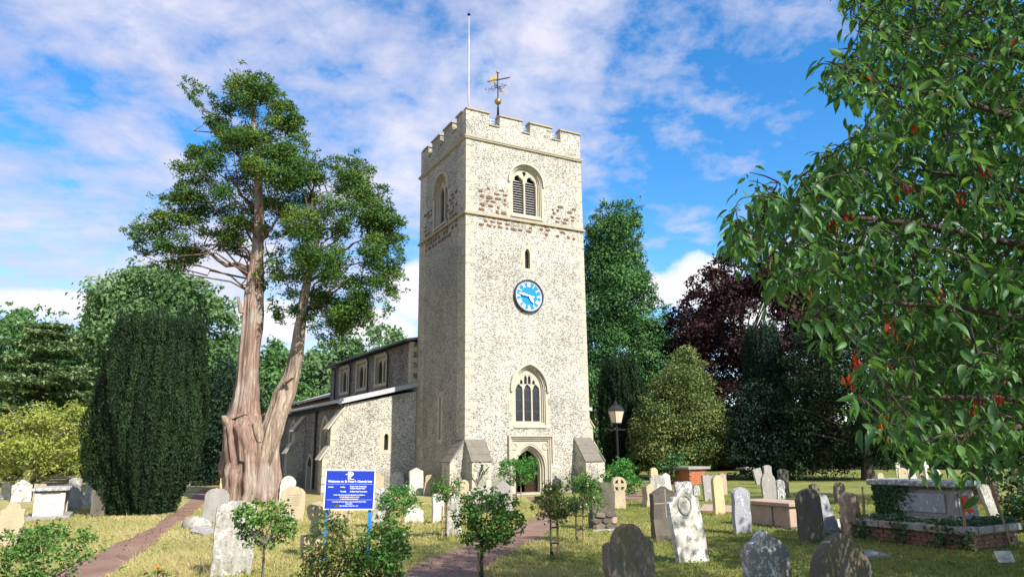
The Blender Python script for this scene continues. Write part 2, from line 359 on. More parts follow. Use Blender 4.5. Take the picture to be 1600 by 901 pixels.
# ================================================================ text helper (lettering as mesh)
def text_mesh(body, size, mat, extrude=.002, align='LEFT', bold=0.0):
    fc = bpy.data.curves.new('lettering', 'FONT'); fc.body = body; fc.size = size; fc.extrude = extrude; fc.align_x = align; fc.offset = bold; fc.resolution_u = 2
    fo = bpy.data.objects.new('lettering', fc); COL.objects.link(fo); bpy.context.view_layer.update()
    me = bpy.data.meshes.new_from_object(fo.evaluated_get(bpy.context.evaluated_depsgraph_get()))
    bpy.data.objects.remove(fo); bpy.data.curves.remove(fc)
    me.materials.clear(); me.materials.append(mat); me.name = 'lettering'; return me

# ================================================================ ground, paths
def ground_mat():
    m, nt, b = mat_new('lawn'); v = vec(nt, rnd=False)
    big = noise(nt, v, .16, 5, .6); mid = noise(nt, v, 1.1, 6, .65); fine = noise(nt, v, 26, 6, .75)
    sp = nd(nt, 'ShaderNodeSeparateXYZ'); lk(nt, v, sp.inputs[0])
    dry = mth(nt, 'ADD', mth(nt, 'MULTIPLY', big, .55), mth(nt, 'MULTIPLY', mid, .45))
    dry = mth(nt, 'SUBTRACT', dry, mth(nt, 'MULTIPLY', mth(nt, 'MINIMUM', mth(nt, 'MAXIMUM', sp.outputs[0], -6.0), 8.0), .013))   # greener to the right, drier to the left
    c = ramp(nt, dry, [(.30, (.15, .20, .05)), (.43, (.27, .28, .08)), (.54, (.43, .38, .15)), (.70, (.55, .47, .23))]).outputs[0]
    c = mixc(nt, .55, c, ramp(nt, fine, [(.3, (.35, .35, .35)), (.7, (1, 1, 1))]).outputs[0], 'MULTIPLY')
    c = mixc(nt, ramp(nt, noise(nt, v, 3.2, 6, .7), [(.62, 0), (.72, .6)]).outputs[0], c, (.25, .16, .07))
    lk(nt, c, b.inputs['Base Color']); b.inputs['Roughness'].default_value = .95; b.inputs['Specular IOR Level'].default_value = .1
    bump(nt, b, mth(nt, 'ADD', fine, mid), .8, .06); return m
M['lawn'] = ground_mat()
def path_mat():
    m, nt, b = mat_new('red_tarmac'); v = vec(nt, rnd=False)
    n = noise(nt, v, 1.3, 6, .6); f = noise(nt, v, 70, 4, .8)
    c = ramp(nt, n, [(.3, (.20, .12, .085)), (.7, (.32, .205, .15))]).outputs[0]
    c = mixc(nt, .5, c, ramp(nt, f, [(.3, (.45, .45, .45)), (.7, (1.15, 1.1, 1.1))]).outputs[0], 'MULTIPLY')
    c = mixc(nt, ramp(nt, noise(nt, v, 5, 6, .7), [(.60, 0), (.70, .45)]).outputs[0], c, (.34, .27, .17))
    lk(nt, c, b.inputs['Base Color']); b.inputs['Roughness'].default_value = .9; b.inputs['Specular IOR Level'].default_value = .2
    bump(nt, b, f, .5, .02); return m
M['path'] = path_mat()

def strip(name, L, R):
    """path between two edge lines given as ground points; edges wander a little"""
    L = [np.array(p) for p in L]; R = [np.array(p) for p in R]; n = 60
    def res(E):
        d = [0]
        for i in range(1, len(E)): d.append(d[-1] + np.linalg.norm(E[i] - E[i - 1]))
        t = np.linspace(0, d[-1], n); return np.stack([np.interp(t, d, [e[0] for e in E]), np.interp(t, d, [e[1] for e in E])], 1)
    a, b = res(L), res(R); rs = np.random.RandomState(3)
    a += rs.normal(0, .03, a.shape); b += rs.normal(0, .03, b.shape)
    vs = [(p[0], p[1], .006) for p in a] + [(p[0], p[1], .006) for p in b]
    fs = [(i, i + 1, n + i + 1, n + i) for i in range(n - 1)]
    me = bpy.data.meshes.new(name); me.from_pydata(vs, [], fs); me.materials.append(M['path'])
    o = link(name, me); tag(o, kind='structure'); return np.concatenate([a, b[::-1]])
gm = MB().add([(-400, -60, 0), (400, -60, 0), (400, 600, 0), (-400, 600, 0)], [(0, 1, 2, 3)])
tag(gm.build('ground', M['lawn']), kind='structure')
gp = lambda *a: [gnd(*p) for p in a]
PATHS = []
mL = [(-3.6, 6.0)] + gp((637, 890), (662, 874), (702, 861), (741, 848), (767, 835), (812, 822), (845, 800), (858, 791), (905, 780), (975, 767), (1060, 760))
mR = [(-1.2, 6.0)] + gp((759, 890), (781, 874), (820, 853), (852, 837), (879, 814), (895, 803), (925, 793), (1005, 779), (1075, 768))
PATHS.append(strip('path', mL, mR))
PATHS.append(strip('path', gp((822, 776), (850, 795)), gp((838, 775), (893, 796))))
bpy.data.objects['path.001'].location.z = .004
lL = [(-9.2, 7.2)] + gp((84, 898), (131, 872), (184, 848), (236, 826), (262, 806), (289, 787.6), (310, 766.6), (318, 763))
lR = [(-7.2, 7.6)] + gp((168, 901), (210, 874), (249, 842.7), (275.6, 819), (302, 803), (315, 790), (328, 772), (345, 763))
lL.append((-16.5, 47)); lR.append((-15.0, 45))
PATHS.append(strip('path', lL, lR))

# ================================================================ church
A, B = 6.555, 6.0
church = empty('church', (-2.1194, 31.2, 0), TH)
tag(church, 'medieval flint church with square battlemented west tower', 'church')

def arch(cx, h, z0, sp, ap, n=10):
    """door or window outline: jambs from z0, pointed (or low elliptical) head from sp to ap"""
    R = ap - sp; pts = [(cx - h, z0), (cx + h, z0), (cx + h, sp)]
    if R >= h * .98:
        r = (h * h + R * R) / (2 * h); a1 = math.atan2(R, r - h) if r > h else math.pi / 2
        rt = [(cx - (r - h) + r * math.cos(a1 * i / n) if True else 0, sp + r * math.sin(a1 * i / n)) for i in range(1, n + 1)]
        # centre on the opposite side so the two arcs meet in a point
        rt = [(cx + h - r + r * math.cos(a1 * i / n), sp + r * math.sin(a1 * i / n)) for i in range(1, n + 1)]
        lt = [(2 * cx - x, z) for x, z in reversed(rt[:-1])]
        pts += rt + lt
    else:
        pts += [(cx + h * math.cos(math.pi * i / (2 * n)), sp + R * math.sin(math.pi * i / (2 * n)) ** .9) for i in range(1, 2 * n)]
    return pts + [(cx - h, sp)]
def foil(cx, h, z0, sp, ap, n=5, k=.16):
    """light with a cusped head"""
    out = arch(cx, h, z0, sp, ap, 12); res = []
    for i, (x, z) in enumerate(out):
        if z > sp + .01:
            t = math.atan2(z - sp, x - cx); c = abs(math.sin(t * 2.5)) if True else 1
            q = 1 - k * (1 - c) ** 1.5
            res.append((cx + (x - cx) * q, sp + (z - sp) * (1 - .10 * (1 - c))))
        else: res.append((x, z))
    return res
rect = lambda x0, x1, z0, z1: [(x0, z0), (x1, z0), (x1, z1), (x0, z1)]
front = lambda x, d, z: (x, d, z)                       # west face: depth goes into the tower
left = lambda x, d, z: (d, x, z)                        # north face
right = lambda x, d, z: (A - d, x, z)
back = lambda x, d, z: (x, B - d, z)
T = .9

def toothed(cx, h, z0, z1, w1, w2, step):
    """outline of dressed jamb stones that tooth into the flint on both sides"""
    r = []; z = z0; k = 0
    while z < z1 - 1e-3:
        w = w1 if k % 2 else w2; zz = min(z + step, z1); r += [(cx + h + w, z), (cx + h + w, zz)]; z = zz; k += 1
    return r, [(2 * cx - x, z) for x, z in reversed(r)]

W1, W2, WB = 12.72, 12.87, 16.52
cf = 3.27
door_hole = rect(cf - 1.06, cf + 1.06, 0, 2.46)
west_hole = arch(cf, .84, 3.05, 4.66, 5.74)
slit_hole = arch(cf, .15, 10.42, 11.15, 11.44, 6)
bel_hole = arch(cf, .86, 13.08, 14.82, 15.68)
tw = empty('tower_wall', parent=church)
def wall_piece(name, loops, m, mat, d0=0.0, d1=T, parent=church):
    return MB().prism(loops, d0, d1, m).build(name, mat, parent)
# west wall: the doorway reaches the ground, so it notches the outline
out1 = [(0, -.3), (cf - 1.06, -.3), (cf - 1.06, 2.46), (cf + 1.06, 2.46), (cf + 1.06, -.3), (A, -.3), (A, W1), (0, W1)]
wall_w = wall_piece('west_wall', [out1, west_hole, slit_hole], front, M['flint_tower'])
wall_w2 = wall_piece('belfry_west_wall', [rect(0, A, W2, WB), bel_hole], front, M['flint_tower'])
nslit = rect(2.72, 2.98, 2.5, 4.45)
bel_n = arch(3.05, .86, 13.08, 14.82, 15.68)
wall_n = wall_piece('north_wall', [rect(T, B - T, -.3, W1), arch(2.85, .14, 2.45, 4.25, 4.55, 5)], left, M['flint_shaded'])
wall_n2 = wall_piece('belfry_north_wall', [rect(T, B - T, W2, WB), bel_n], left, M['flint_shaded'])
wall_s = wall_piece('south_wall', [rect(T, B - T, -.3, W1)], right, M['flint_tower'])
wall_s2 = wall_piece('belfry_south_wall', [rect(T, B - T, W2, WB)], right, M['flint_tower'])
wall_e = wall_piece('east_wall', [rect(0, A, -.3, W1)], back, M['flint_tower'])
wall_e2 = wall_piece('belfry_east_wall', [rect(0, A, W2, WB)], back, M['flint_tower'])
bpy.data.objects.remove(tw)
MB().box(.95, A - .95, .95, B - .95, -.02, .03).build('tower_floor', M['dark_inside'], church)
MB().box(.9, A - .9, .9, B - .9, 12.5, 12.6).build('bell_floor', M['dark_inside'], church)
def ring(z0, z1, ov, inn=.3):
    m = MB(); o = [(-ov, -ov), (A + ov, -ov), (A + ov, B + ov), (-ov, B + ov)]; i = [(inn, inn), (A - inn, inn), (A - inn, B - inn), (inn, B - inn)]
    return m.prism([o, i], z0, z1, lambda x, d, y: (x, y, d))
ring(W1, W1 + .09, .10).build('string_course', M['string'], church, bevel=.02)
ring(W1 + .09, W2, .05).build('string_course', M['string'], church)
ring(WB, WB + .06, .09).build('string_course', M['dressed'], church, bevel=.02)
ring(WB + .06, 16.66, .12).build('string_course', M['string'], church, bevel=.02)
# parapet with merlons, coping stones, sills and safety rails
def parapet(m, mer, L, mat, d0=0.0):
    o = [(mer[0][0], 16.66)]; zc, zt = 17.44, 18.04
    top = []
    for i, (a, b) in enumerate(mer):
        top += [(a, zc), (a, zt), (b, zt), (b, zc)] if 0 < i < len(mer) - 1 else ([(a, zt), (b, zt), (b, zc)] if i == 0 else [(a, zc), (a, zt), (b, zt)])
    loop = [(mer[0][0], 16.66)] + top + [(mer[-1][1], 16.66)]
    p = MB().prism([loop], d0, .36, m).build('parapet', mat, church)
    for a, b in mer:
        c = MB().prism([[(-.07, 18.043), (.43, 18.043), (.43, 18.10), (.18, 18.17), (-.07, 18.12)]], a - .05 if a > .5 else a, b + .05, lambda x, d, z: m(d, x, z))
        c.build('coping_stone', M['string'], p, bevel=.012)
    for (a, b), (c, d) in zip(mer[:-1], mer[1:]):
        MB().prism([[(-.06, zc + .003), (.42, zc + .003), (.42, zc + .09), (-.06, zc + .06)]], b + .004, c - .004, lambda x, dd, z: m(dd, x, z)).build('sill_stone', M['string'], p, bevel=.01)
        for z in (17.66, 17.83, 18.0):
            MB().tube([m(b - .1, .42, z), m(c + .1, .42, z)], .022, 6).build('safety_rail', M['white'], p)
        MB().tube([m((b + c) / 2, .42, 17.3), m((b + c) / 2, .42, 18.0)], .02, 6).build('rail_post', M['white'], p)
parapet(front, [(0, 1.22), (1.82, 3.07), (3.55, 4.82), (5.36, A)], A, M['flint_tower'])
nm = [(.36, 1.12), (1.68, 2.78), (3.28, 4.38), (4.92, B - .36)]
parapet(left, nm, B, M['flint_shaded']); parapet(right, nm, B, M['flint_tower'])
parapet(back, [(0, 1.22), (1.82, 3.07), (3.55, 4.82), (5.36, A)], A, M['flint_tower'])
MB().add([(.36, .36, 17.0), (A - .36, .36, 17.0), (A - .36, B - .36, 17.0), (.36, B - .36, 17.0), (A / 2, B / 2, 18.25)], [(0, 1, 4), (1, 2, 4), (2, 3, 4), (3, 0, 4), (3, 2, 1, 0)]).build('tower_roof', M['lead'], church)
# corner quoins
rq = random.Random(4)
qm = []
for k in range(5):
    qm.append([MB().box(-.006, w, -.006, d, 0, h).mesh('quoin', M['quoin']) for w, d, h in ((rq.uniform(.42, .6), rq.uniform(.2, .3), .36), (rq.uniform(.2, .3), rq.uniform(.42, .6), .36))])
qmg = [[MB().box(-.012, .5, -.012, .26, 0, .36).mesh('quoin', M['dressed_grey']), MB().box(-.012, .26, -.012, .5, 0, .36).mesh('quoin', M['dressed_grey'])]]
for corner, par in (((0, 0), wall_w), ((A, 0), wall_w), ((0, B), wall_n)):
    z = 0.02; k = 0
    while z < 16.4:
        if not (W1 - .34 < z < W2):
            src = rq.choice(qm)
            o = link('quoin', src[k % 2], par if z < W1 else {id(wall_w): wall_w2, id(wall_n): wall_n2}[id(par)])
            o.location = (corner[0], corner[1], z); o.scale = (-1 if corner[0] else 1, -1 if corner[1] else 1, .95 if rq.random() < .5 else .8)
        z += .37; k += 1
        if W1 - .34 < z < W2: z = W2 + .01
# brown ironstone blocks in the belfry stage
def rock_mesh(s):
    r = random.Random(s); n = 8; bm = MB(); a0 = r.uniform(0, 1)
    o = []
    for k in range(n):
        t = 2 * math.pi * k / n; c, si = math.cos(t), math.sin(t); q = (abs(c) ** 3.2 + abs(si) ** 3.2) ** (-1 / 3.2) * r.uniform(.82, 1.1)
        o.append((q * c * .5, q * si * .5))
    vs = [(x, .03, z) for x, z in o] + [(x * .96, -.012, z * .96) for x, z in o] + [(x * .72, -.03, z * .72) for x, z in o]
    fs = [tuple(range(2 * n, 3 * n))]
    for i in range(2):
        for k in range(n): fs.append((i * n + k, i * n + (k + 1) % n, (i + 1) * n + (k + 1) % n, (i + 1) * n + k))
    return bm.add(vs, fs).mesh('ironstone_block', M['ironstone'])
rocks = [rock_mesh(s) for s in range(8)]
def band(par, face, x0, x1, z0, z1, skip, rz, sc=1.0):
    z = z0
    while z < z1:
        x = x0 + rz.uniform(0, .15); h = rz.uniform(.14, .23) * sc
        while x < x1:
            w = rz.uniform(.16, .40) * sc
            if rz.random() > skip:
                o = link('ironstone_block', rz.choice(rocks), par)
                hh = h * rz.uniform(.7, 1.05)
                if face == 'w': o.location = (x + w / 2, 0, z + h / 2 + rz.uniform(-.02, .02))
                else: o.location = (0, x + w / 2, z + h / 2); o.rotation_euler = (0, 0, -math.pi / 2)
                o.scale = (w, 1, hh)
            x += w + rz.uniform(.05, .16)
        z += h + .05
rz = random.Random(11)
band(wall_w2, 'w', .55, 2.1, 12.95, 14.15, .25, rz); band(wall_w2, 'w', 4.6, 6.0, 12.95, 13.95, .40, rz, .9)
band(wall_w, 'w', .6, 6.1, 12.2, 12.66, .35, rz, .85)
band(wall_n2, 'n', .9, 2.05, 12.95, 14.2, .25, rz); band(wall_n2, 'n', 4.15, 5.1, 12.95, 14.3, .35, rz); band(wall_n, 'n', .9, 5.1, 12.1, 12.66, .3, rz)

# --- windows
def hood(cx, h, sp, ap, w, m, d0=-.10, d1=.03, drop=.12, mat='dressed'):
    o = arch(cx, h + w, sp - drop, sp, ap + w * 1.15, 12)[1:]; i = arch(cx, h, sp - drop, sp, ap, 12)[1:]
    loop = o + [(cx - h - w, sp - drop)] + [(cx - h, sp - drop)] + list(reversed(i)) + [(cx + h, sp - drop)]
    # remove duplicate neighbours
    r = [loop[0]]
    for p in loop[1:]:
        if abs(p[0] - r[-1][0]) + abs(p[1] - r[-1][1]) > 1e-4: r.append(p)
    if abs(r[0][0] - r[-1][0]) + abs(r[0][1] - r[-1][1]) < 1e-4: r.pop()
    return MB().prism([r], d0, d1, m)
def window(name, parent, m, cx, h, z0, sp, ap, lights, upper, glass, louvres=0, jamb=.16, foilk=.16, hoodw=.10, mat='dressed', toothed_jamb=True):
    w = empty(name, parent=parent)
    f = MB()
    # moulded frame stepping back into the wall
    for i, (g0, g1, d) in enumerate(((0.0, .055, .05), (.055, .11, .13), (.11, .15, .20))):
        f.prism([arch(cx, h - g0, z0 + g0 * .4, sp, ap - g0 * 1.05, 12), arch(cx, h - g1, z0 + .07 + g1 * .4, sp, ap - g1 * 1.05, 12)], d, .40, m)
    f.build('frame', M[mat], w)
    hood(cx, h + .06, sp, ap + .05, hoodw, m).build('hood_mould', M[mat], w, bevel=.015)
    if toothed_jamb:
        r, l = toothed(cx, h, z0 - .14, sp - .1, .13, .26, .34)
        MB().prism([[(cx + h, z0 - .14)] + r + [(cx + h, sp - .1)]], -.008, .06, m).build('jamb_stones', M[mat], w)
        MB().prism([[(cx - h, sp - .1)] + l + [(cx - h, z0 - .14)]], -.008, .06, m).build('jamb_stones', M[mat], w)
    MB().prism([[(-.06, z0 - .14), (.3, z0 - .14), (.3, z0 + .05), (.05, z0 + .02), (-.06, z0 - .06)]], cx - h - .02, cx + h + .02, lambda x, d, z: m(d, x, z)).build('sill', M[mat], w, bevel=.01)
    hi = h - .15; ins = lambda k: arch(cx, hi + k, z0 + .1, sp, ap - .157 + k, 12)
    MB().prism([ins(.012)] + lights + upper, .19, .30, m).build('tracery', M[mat], w, bevel=.012)
    for L in lights:
        xs = [p[0] for p in L]; zs = [p[1] for p in L]; x0, x1, za, zb = min(xs), max(xs), min(zs), max(zs)
        if glass:
            p = MB().prism([rect(x0 - .02, x1 + .02, za - .02, zb + .02)], .262, .27, m).build('pane', M['glass'], w)
            cm = MB(); s = .11; x = x0
            for k in range(-30, 60):                      # diamond lead cames
                for sg in (1, -1):
                    pts = []
                    for t in np.linspace(0, 1, 2): pass
                    xa = x0 + k * s; 
                    # clip the slanted line to the light
                    segs = [(xa, za), (xa + sg * (zb - za) * .62, zb)]
                    (ax, az), (bx, bz) = segs
                    if ax > bx: (ax, az), (bx, bz) = (bx, bz), (ax, az)
                    lo, hi2 = max(ax, x0), min(bx, x1)
                    if hi2 - lo < .01 or bx - ax < 1e-6: continue
                    g = lambda xx: az + (bz - az) * (xx - ax) / (bx - ax)
                    cm.tube([m(lo, .258, g(lo)), m(hi2, .258, g(hi2))], .006, 3, False)
            for zz in np.arange(za + .45, zb, .5): cm.tube([m(x0, .25, zz), m(x1, .25, zz)], .012, 4, False)
            c = cm.build('lead_cames', M['leadline'], w)
        else:
            z = za + .02
            MB().prism([rect(x0 - .02, x1 + .02, za - .02, zb + .02)], .50, .52, m).build('backing', M['dark_inside'], w)
            sm = MB().prism([[(.27, 0), (.285, 0), (.44, .105), (.425, .105)]], x0 - .01, x1 + .01, lambda x, d, zz: m(d, x, zz)).mesh('louvre_slat', M['louvre'])
            while z < zb - .28:
                o = link('louvre_slat', sm, w); o.location = (0, 0, z); z += .128
    if upper and glass:
        MB().prism([ins(-.01)], .275, .283, m).build('pane', M['glass'], w)
    return w
lt = [foil(cf + k * .45, .185, 3.22, 4.62, 4.92) for k in (-1, 0, 1)]
up = [arch(cf + k * .2, .075, 4.93, 5.17, 5.32, 5) for k in (-.5, .5)] + [arch(cf + k * .44, .07, 4.80 + .12, 5.0, 5.12, 5) for k in (-.75, .75)] 
window('west_window', church, front, cf, .84, 3.05, 4.66, 5.74, lt, up, True, hoodw=.13)
def bell(m, c, mat):
    lt = [foil(c + k * .35, .305, 13.22, 14.78, 15.24, k=.3) for k in (-1, 1)]
    up = [[(c - .12, 15.40), (c, 15.16), (c + .12, 15.40), (c, 15.47)]]
    return window('belfry_window', church, m, c, .86, 13.08, 14.82, 15.68, lt, up, False, hoodw=.10, mat=mat)
bell(front, cf, 'dressed'); bell(left, 3.05, 'dressed_grey')
def slit(m, cx, h, z0, sp, ap, mat, fr=.17):
    w = empty('slit_window', parent=church)
    r, l = toothed(cx, h, z0 - .16, sp, fr * .75, fr * 1.25, .3)
    o = [(cx - h, z0 - .16), (cx + h, z0 - .16)] + r + [(cx + h * .5, ap + .14), (cx - h * .5, ap + .14)] + l
    rr = [o[0]]
    for p in o[1:]:
        if abs(p[0] - rr[-1][0]) + abs(p[1] - rr[-1][1]) > 1e-4: rr.append(p)
    MB().prism([rr, arch(cx, h - .01, z0 + .01, sp, ap - .01, 6)], -.01, .25, m).build('frame', M[mat], w)
    MB().prism([rect(cx - h - .03, cx + h + .03, z0 - .03, ap + .03)], .2, .21, m).build('pane', M['glass'], w)
slit(front, cf, .15, 10.42, 11.15, 11.44, 'dressed'); slit(left, 2.85, .14, 2.45, 4.25, 4.55, 'dressed')

# --- west doorway
dw = empty('doorway', parent=church)
da = lambda k: arch(cf, .86 - k, 0, 1.12, 2.22 - k * 1.25, 14)
def notch(outer, k):
    """panel outline with an arched notch that reaches the ground"""
    a = da(k)
    return [outer[0], a[0]] + list(reversed(a[2:])) + [a[1]] + outer[1:]
MB().prism([notch(rect(cf - 1.03, cf + 1.03, -.02, 2.42), 0)], .05, .5, front).build('spandrel', M['dressed'], dw)
for i, k in enumerate((0.0, .075, .15)):
    mb = MB(); d0 = .07 + .10 * i
    mb.prism([notch([(p[0], p[1]) for p in da(k - .004)][:1] + [da(k - .004)[1]] if False else [(cf - .86 + k, -.02), (cf + .86 - k, -.02)], k)] if False else [da(k)[2:] and ([(cf + .86 - k, 0)] + da(k)[2:] + [(cf - .86 + k, 0), (cf - .86 + k + .07, 0)] + list(reversed(da(k + .07)[2:])) + [(cf + .86 - k - .07, 0)])], d0, .52, front)
    mb.build('arch_moulding', M['dressed'], dw)
hm = MB()
for g0, g1, d0 in ((0, .09, -.14), (.09, .17, -.07), (.17, .24, -.02)):
    x0, x1, zt = cf - 1.17 + g0, cf + 1.17 - g0, 2.60 - g0
    w = g1 - g0; zb = 1.42 if g0 < .05 else 0.0
    hm.prism([[(x0, zb), (x0 + w, zb), (x0 + w, zt - w), (x1 - w, zt - w), (x1 - w, zb), (x1, zb), (x1, zt), (x0, zt)]], d0, .045, front)
hm.build('square_label_mould', M['dressed_grey'], dw, bevel=.012)
for sx in (-1, 1):
    cxx = cf + sx * .80
    tr = [(cxx + .17 * math.cos(t), 2.10 + .17 * math.sin(t)) for t in np.linspace(0, 2 * math.pi, 13)[:-1]]
    ti = [(cxx + .10 * math.cos(t) * (1 + .25 * math.cos(4 * t)), 2.10 + .10 * math.sin(t) * (1 + .25 * math.cos(4 * t))) for t in np.linspace(0, 2 * math.pi, 25)[:-1]]
    MB().prism([tr, ti], .02, .06, front).build('carved_roundel', M['dressed_grey'], dw)
dl = MB()
for i in range(5): dl.box(.004 + i * .12, .118 + i * .12, 0, .05, .05, 1.72 - .03 * abs(i - 0))
for z in (.35, 1.25): dl.box(0, .6, -.012, .062, z, z + .07)
dlo = dl.build('door_leaf', M['oak'], dw); dlo.location = (cf + .66, .62, 0); dlo.rotation_euler = (0, 0, math.radians(128))
MB().box(cf - 1.0, cf + 1.0, -.45, .6, 0.0, .07).build('threshold', M['dressed_grey'], dw, bevel=.02)
# --- tower buttresses
def buttress(m, x0, x1, d, zt, zb, par=church):
    b = empty('buttress', parent=church)
    body = MB().prism([[(0, -.3), (-d, -.3), (-d, zb - .07), (0, zt - .07)]], x0, x1, lambda x, dd, z: m(dd, x, z)).build('buttress_wall', M['flint_tower'], b)
    L = math.hypot(d, zt - zb); ux, uz = -d / L, (zb - zt) / L; n = 3
    for k in range(n):                                   # sloping stone slabs
        s0, s1 = L * k / n * 1.06 - .02, L * (k + 1) / n * 1.06
        p = lambda s, h: (s * ux - uz * 0 + (-uz) * 0 + ux * 0 + (-uz * -1) * 0 + (uz) * h * 1.0, zt + s * uz + (-ux) * h)
        q = [p(s0, -.065 + .012 * (n - k)), p(s1, -.065 + .012 * (n - k)), p(s1, .0 + .012 * (n - k)), p(s0, .0 + .012 * (n - k))]
        MB().prism([q], x0 - .05, x1 + .05, lambda x, dd, z: m(dd, x, z)).build('roof_slab', M['slab'], b, bevel=.008)
    for k in range(4):                                   # dressed corner stones
        for s, xx in ((1, x0), (-1, x1)):
            w = .24 if (k + (s > 0)) % 2 else .14; z0 = .05 + k * (zb - .15) / 4
            MB().prism([rect(min(xx - .006 * s, xx + s * w), max(xx - .006 * s, xx + s * w), z0, z0 + (zb - .2) / 4)], -d - .008, -d + (.38 - w), m).build('quoin', M['dressed'], b)
buttress(front, .03, .93, .68, 2.38, 1.52)
buttress(left, .03, .85, .68, 2.38, 1.52)
buttress(front, A - .90, A - .02, .9, 2.45, 1.45)
buttress(right, .03, .85, .8, 2.45, 1.45)

# --- nave, aisles, chancel: their axis is turned 3.2 degrees from the tower's
NA = math.radians(3.2); nc, ns = math.cos(NA), math.sin(NA)
def N(s, w, z): return (s * nc - w * ns, B + s * ns + w * nc, z)
nw = lambda x, d, z: N(x, d, z)                           # west-facing plane: depth along the nave
def nn(s0): return lambda x, d, z: N(s0 + d, x, z)        # north-facing plane at s0
nave = empty('nave', parent=church)
clw = [(3.4, 5.15), (6.55, 8.35), (9.7, 11.5)]
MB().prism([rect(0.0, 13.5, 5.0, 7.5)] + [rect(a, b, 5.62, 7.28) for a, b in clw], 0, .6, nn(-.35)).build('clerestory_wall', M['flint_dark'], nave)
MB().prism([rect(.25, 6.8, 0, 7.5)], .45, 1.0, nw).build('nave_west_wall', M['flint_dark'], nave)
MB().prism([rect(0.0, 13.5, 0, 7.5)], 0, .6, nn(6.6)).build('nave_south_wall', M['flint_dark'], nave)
MB().prism([[(-.25, 0), (7.1, 0), (7.1, 7.5), (3.4, 8.2), (-.25, 7.5)]], 13.5, 13.9, nw).build('nave_east_wall', M['flint_dark'], nave)
MB().prism([[(-.72, 7.52), (3.4, 8.28), (7.5, 7.52), (7.5, 7.64), (3.4, 8.4), (-.72, 7.64)]], .02, 13.95, nw).build('nave_roof', M['lead'], nave)
MB().tube([N(-.76, .05, 7.5), N(-.76, 13.9, 7.5)], .075, 8).build('gutter', M['gutter'], nave)
for a, b in clw:
    w = empty('clerestory_window', parent=nave); m = nn(-.35)
    MB().prism([rect(a - .1, b + .1, 5.5, 7.4), rect(a + .08, b - .08, 5.68, 7.2)], -.05, .3, m).build('frame', M['dressed'], w, bevel=.015)
    mid = (a + b) / 2
    MB().prism([rect(a + .06, b - .06, 5.66, 7.22), foil(mid - .42, .34, 5.74, 6.6, 7.08), foil(mid + .42, .34, 5.74, 6.6, 7.08)], .12, .24, m).build('tracery', M['dressed'], w)
    MB().prism([rect(a + .05, b - .05, 5.65, 7.23)], .19, .2, m).build('pane', M['glass'], w)
for x in (2.95, 6.1, 9.3, 12.3):
    dp = MB().tube([N(-.62, x, 7.45), N(-.46, x, 7.15), N(-.46, x, 5.3)], .05, 8)
    dp.box(0, 0, 0, 0, 0, 0) if False else None
    dp.build('downpipe', M['gutter'], nave)
for k in range(8):                                        # nave corner, dressed stone chequered with flint
    z = 5.35 + k * .27
    if k % 2 == 0: MB().prism([rect(-.37, -.0, z, z + .255)], -.02, .3, nw).build('quoin', M['dressed'], nave)
    else:
        MB().prism([rect(-.37, -.22, z, z + .255)], -.02, .3, nw).build('quoin', M['dressed'], nave)
        MB().prism([rect(-.21, 0, z, z + .255)], -.012, .3, nw).build('flint_panel', M['flint_dark'], nave)
# north aisle
na = empty('north_aisle', parent=church)
AS = -3.8
topz = lambda s: 4.18 + (s - AS) / 3.8 * .78
sl = [(-1.72, 2.0), (-1.46, 2.0), (-1.46, 2.7), (-1.5, 2.8), (-1.59, 2.83), (-1.68, 2.8), (-1.72, 2.7)]
MB().prism([[(AS, -.3), (-.02, -.3), (-.02, topz(0)), (AS, topz(AS))], sl], 0.0, .7, nw).build('aisle_west_wall', M['flint_tower'], na)
sw = empty('slit_window', parent=na)
MB().prism([rect(-1.95, -1.25, 1.82, 3.02), [(-1.70, 2.02), (-1.48, 2.02), (-1.48, 2.7), (-1.52, 2.78), (-1.59, 2.81), (-1.66, 2.78), (-1.70, 2.7)]], -.012, .2, nw).build('frame', M['dressed'], sw)
MB().prism([rect(-1.75, -1.43, 1.97, 2.86)], .16, .17, nw).build('pane', M['glass'], sw)
wa = arch(9.2, .72, .95, 2.75, 3.75); wb = arch(2.9, .62, 1.25, 2.75, 3.7); ld = arch(5.35, .42, 0, 1.15, 1.75)
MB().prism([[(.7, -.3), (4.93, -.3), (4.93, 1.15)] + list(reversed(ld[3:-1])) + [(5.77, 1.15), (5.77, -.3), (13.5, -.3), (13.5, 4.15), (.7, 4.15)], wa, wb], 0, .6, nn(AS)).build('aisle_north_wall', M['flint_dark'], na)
MB().prism([rect(AS, -.35, -.3, 4.3)], 13.5, 13.9, nw).build('aisle_east_wall', M['flint_dark'], na)
def two_light(name, cx, h, z0, sp, ap, s0, par):
    m = nn(s0); w = empty(name, parent=par)
    lts = [foil(cx + k * h * .42, h * .34, z0 + .12, sp - .05, sp + h * .45) for k in (-1, 1)]
    MB().prism([arch(cx, h + .12, z0 - .12, sp, ap + .14), arch(cx, h - .06, z0 + .04, sp, ap - .08)], -.04, .3, m).build('frame', M['dressed'], w, bevel=.012)
    MB().prism([arch(cx, h - .04, z0 + .02, sp, ap - .05)] + lts + [[(cx - .1, sp + h * .75), (cx, sp + h * .5), (cx + .1, sp + h * .75), (cx, sp + h * 1.0)]], .14, .26, m).build('tracery', M['dressed'], w)
    MB().prism([arch(cx, h - .05, z0 + .03, sp, ap - .06)], .21, .22, m).build('pane', M['glass'], w)
two_light('aisle_window', 9.2, .72, .95, 2.75, 3.75, AS, na); two_light('aisle_window', 2.9, .62, 1.25, 2.75, 3.7, AS, na)
nd_ = empty('side_doorway', parent=na)
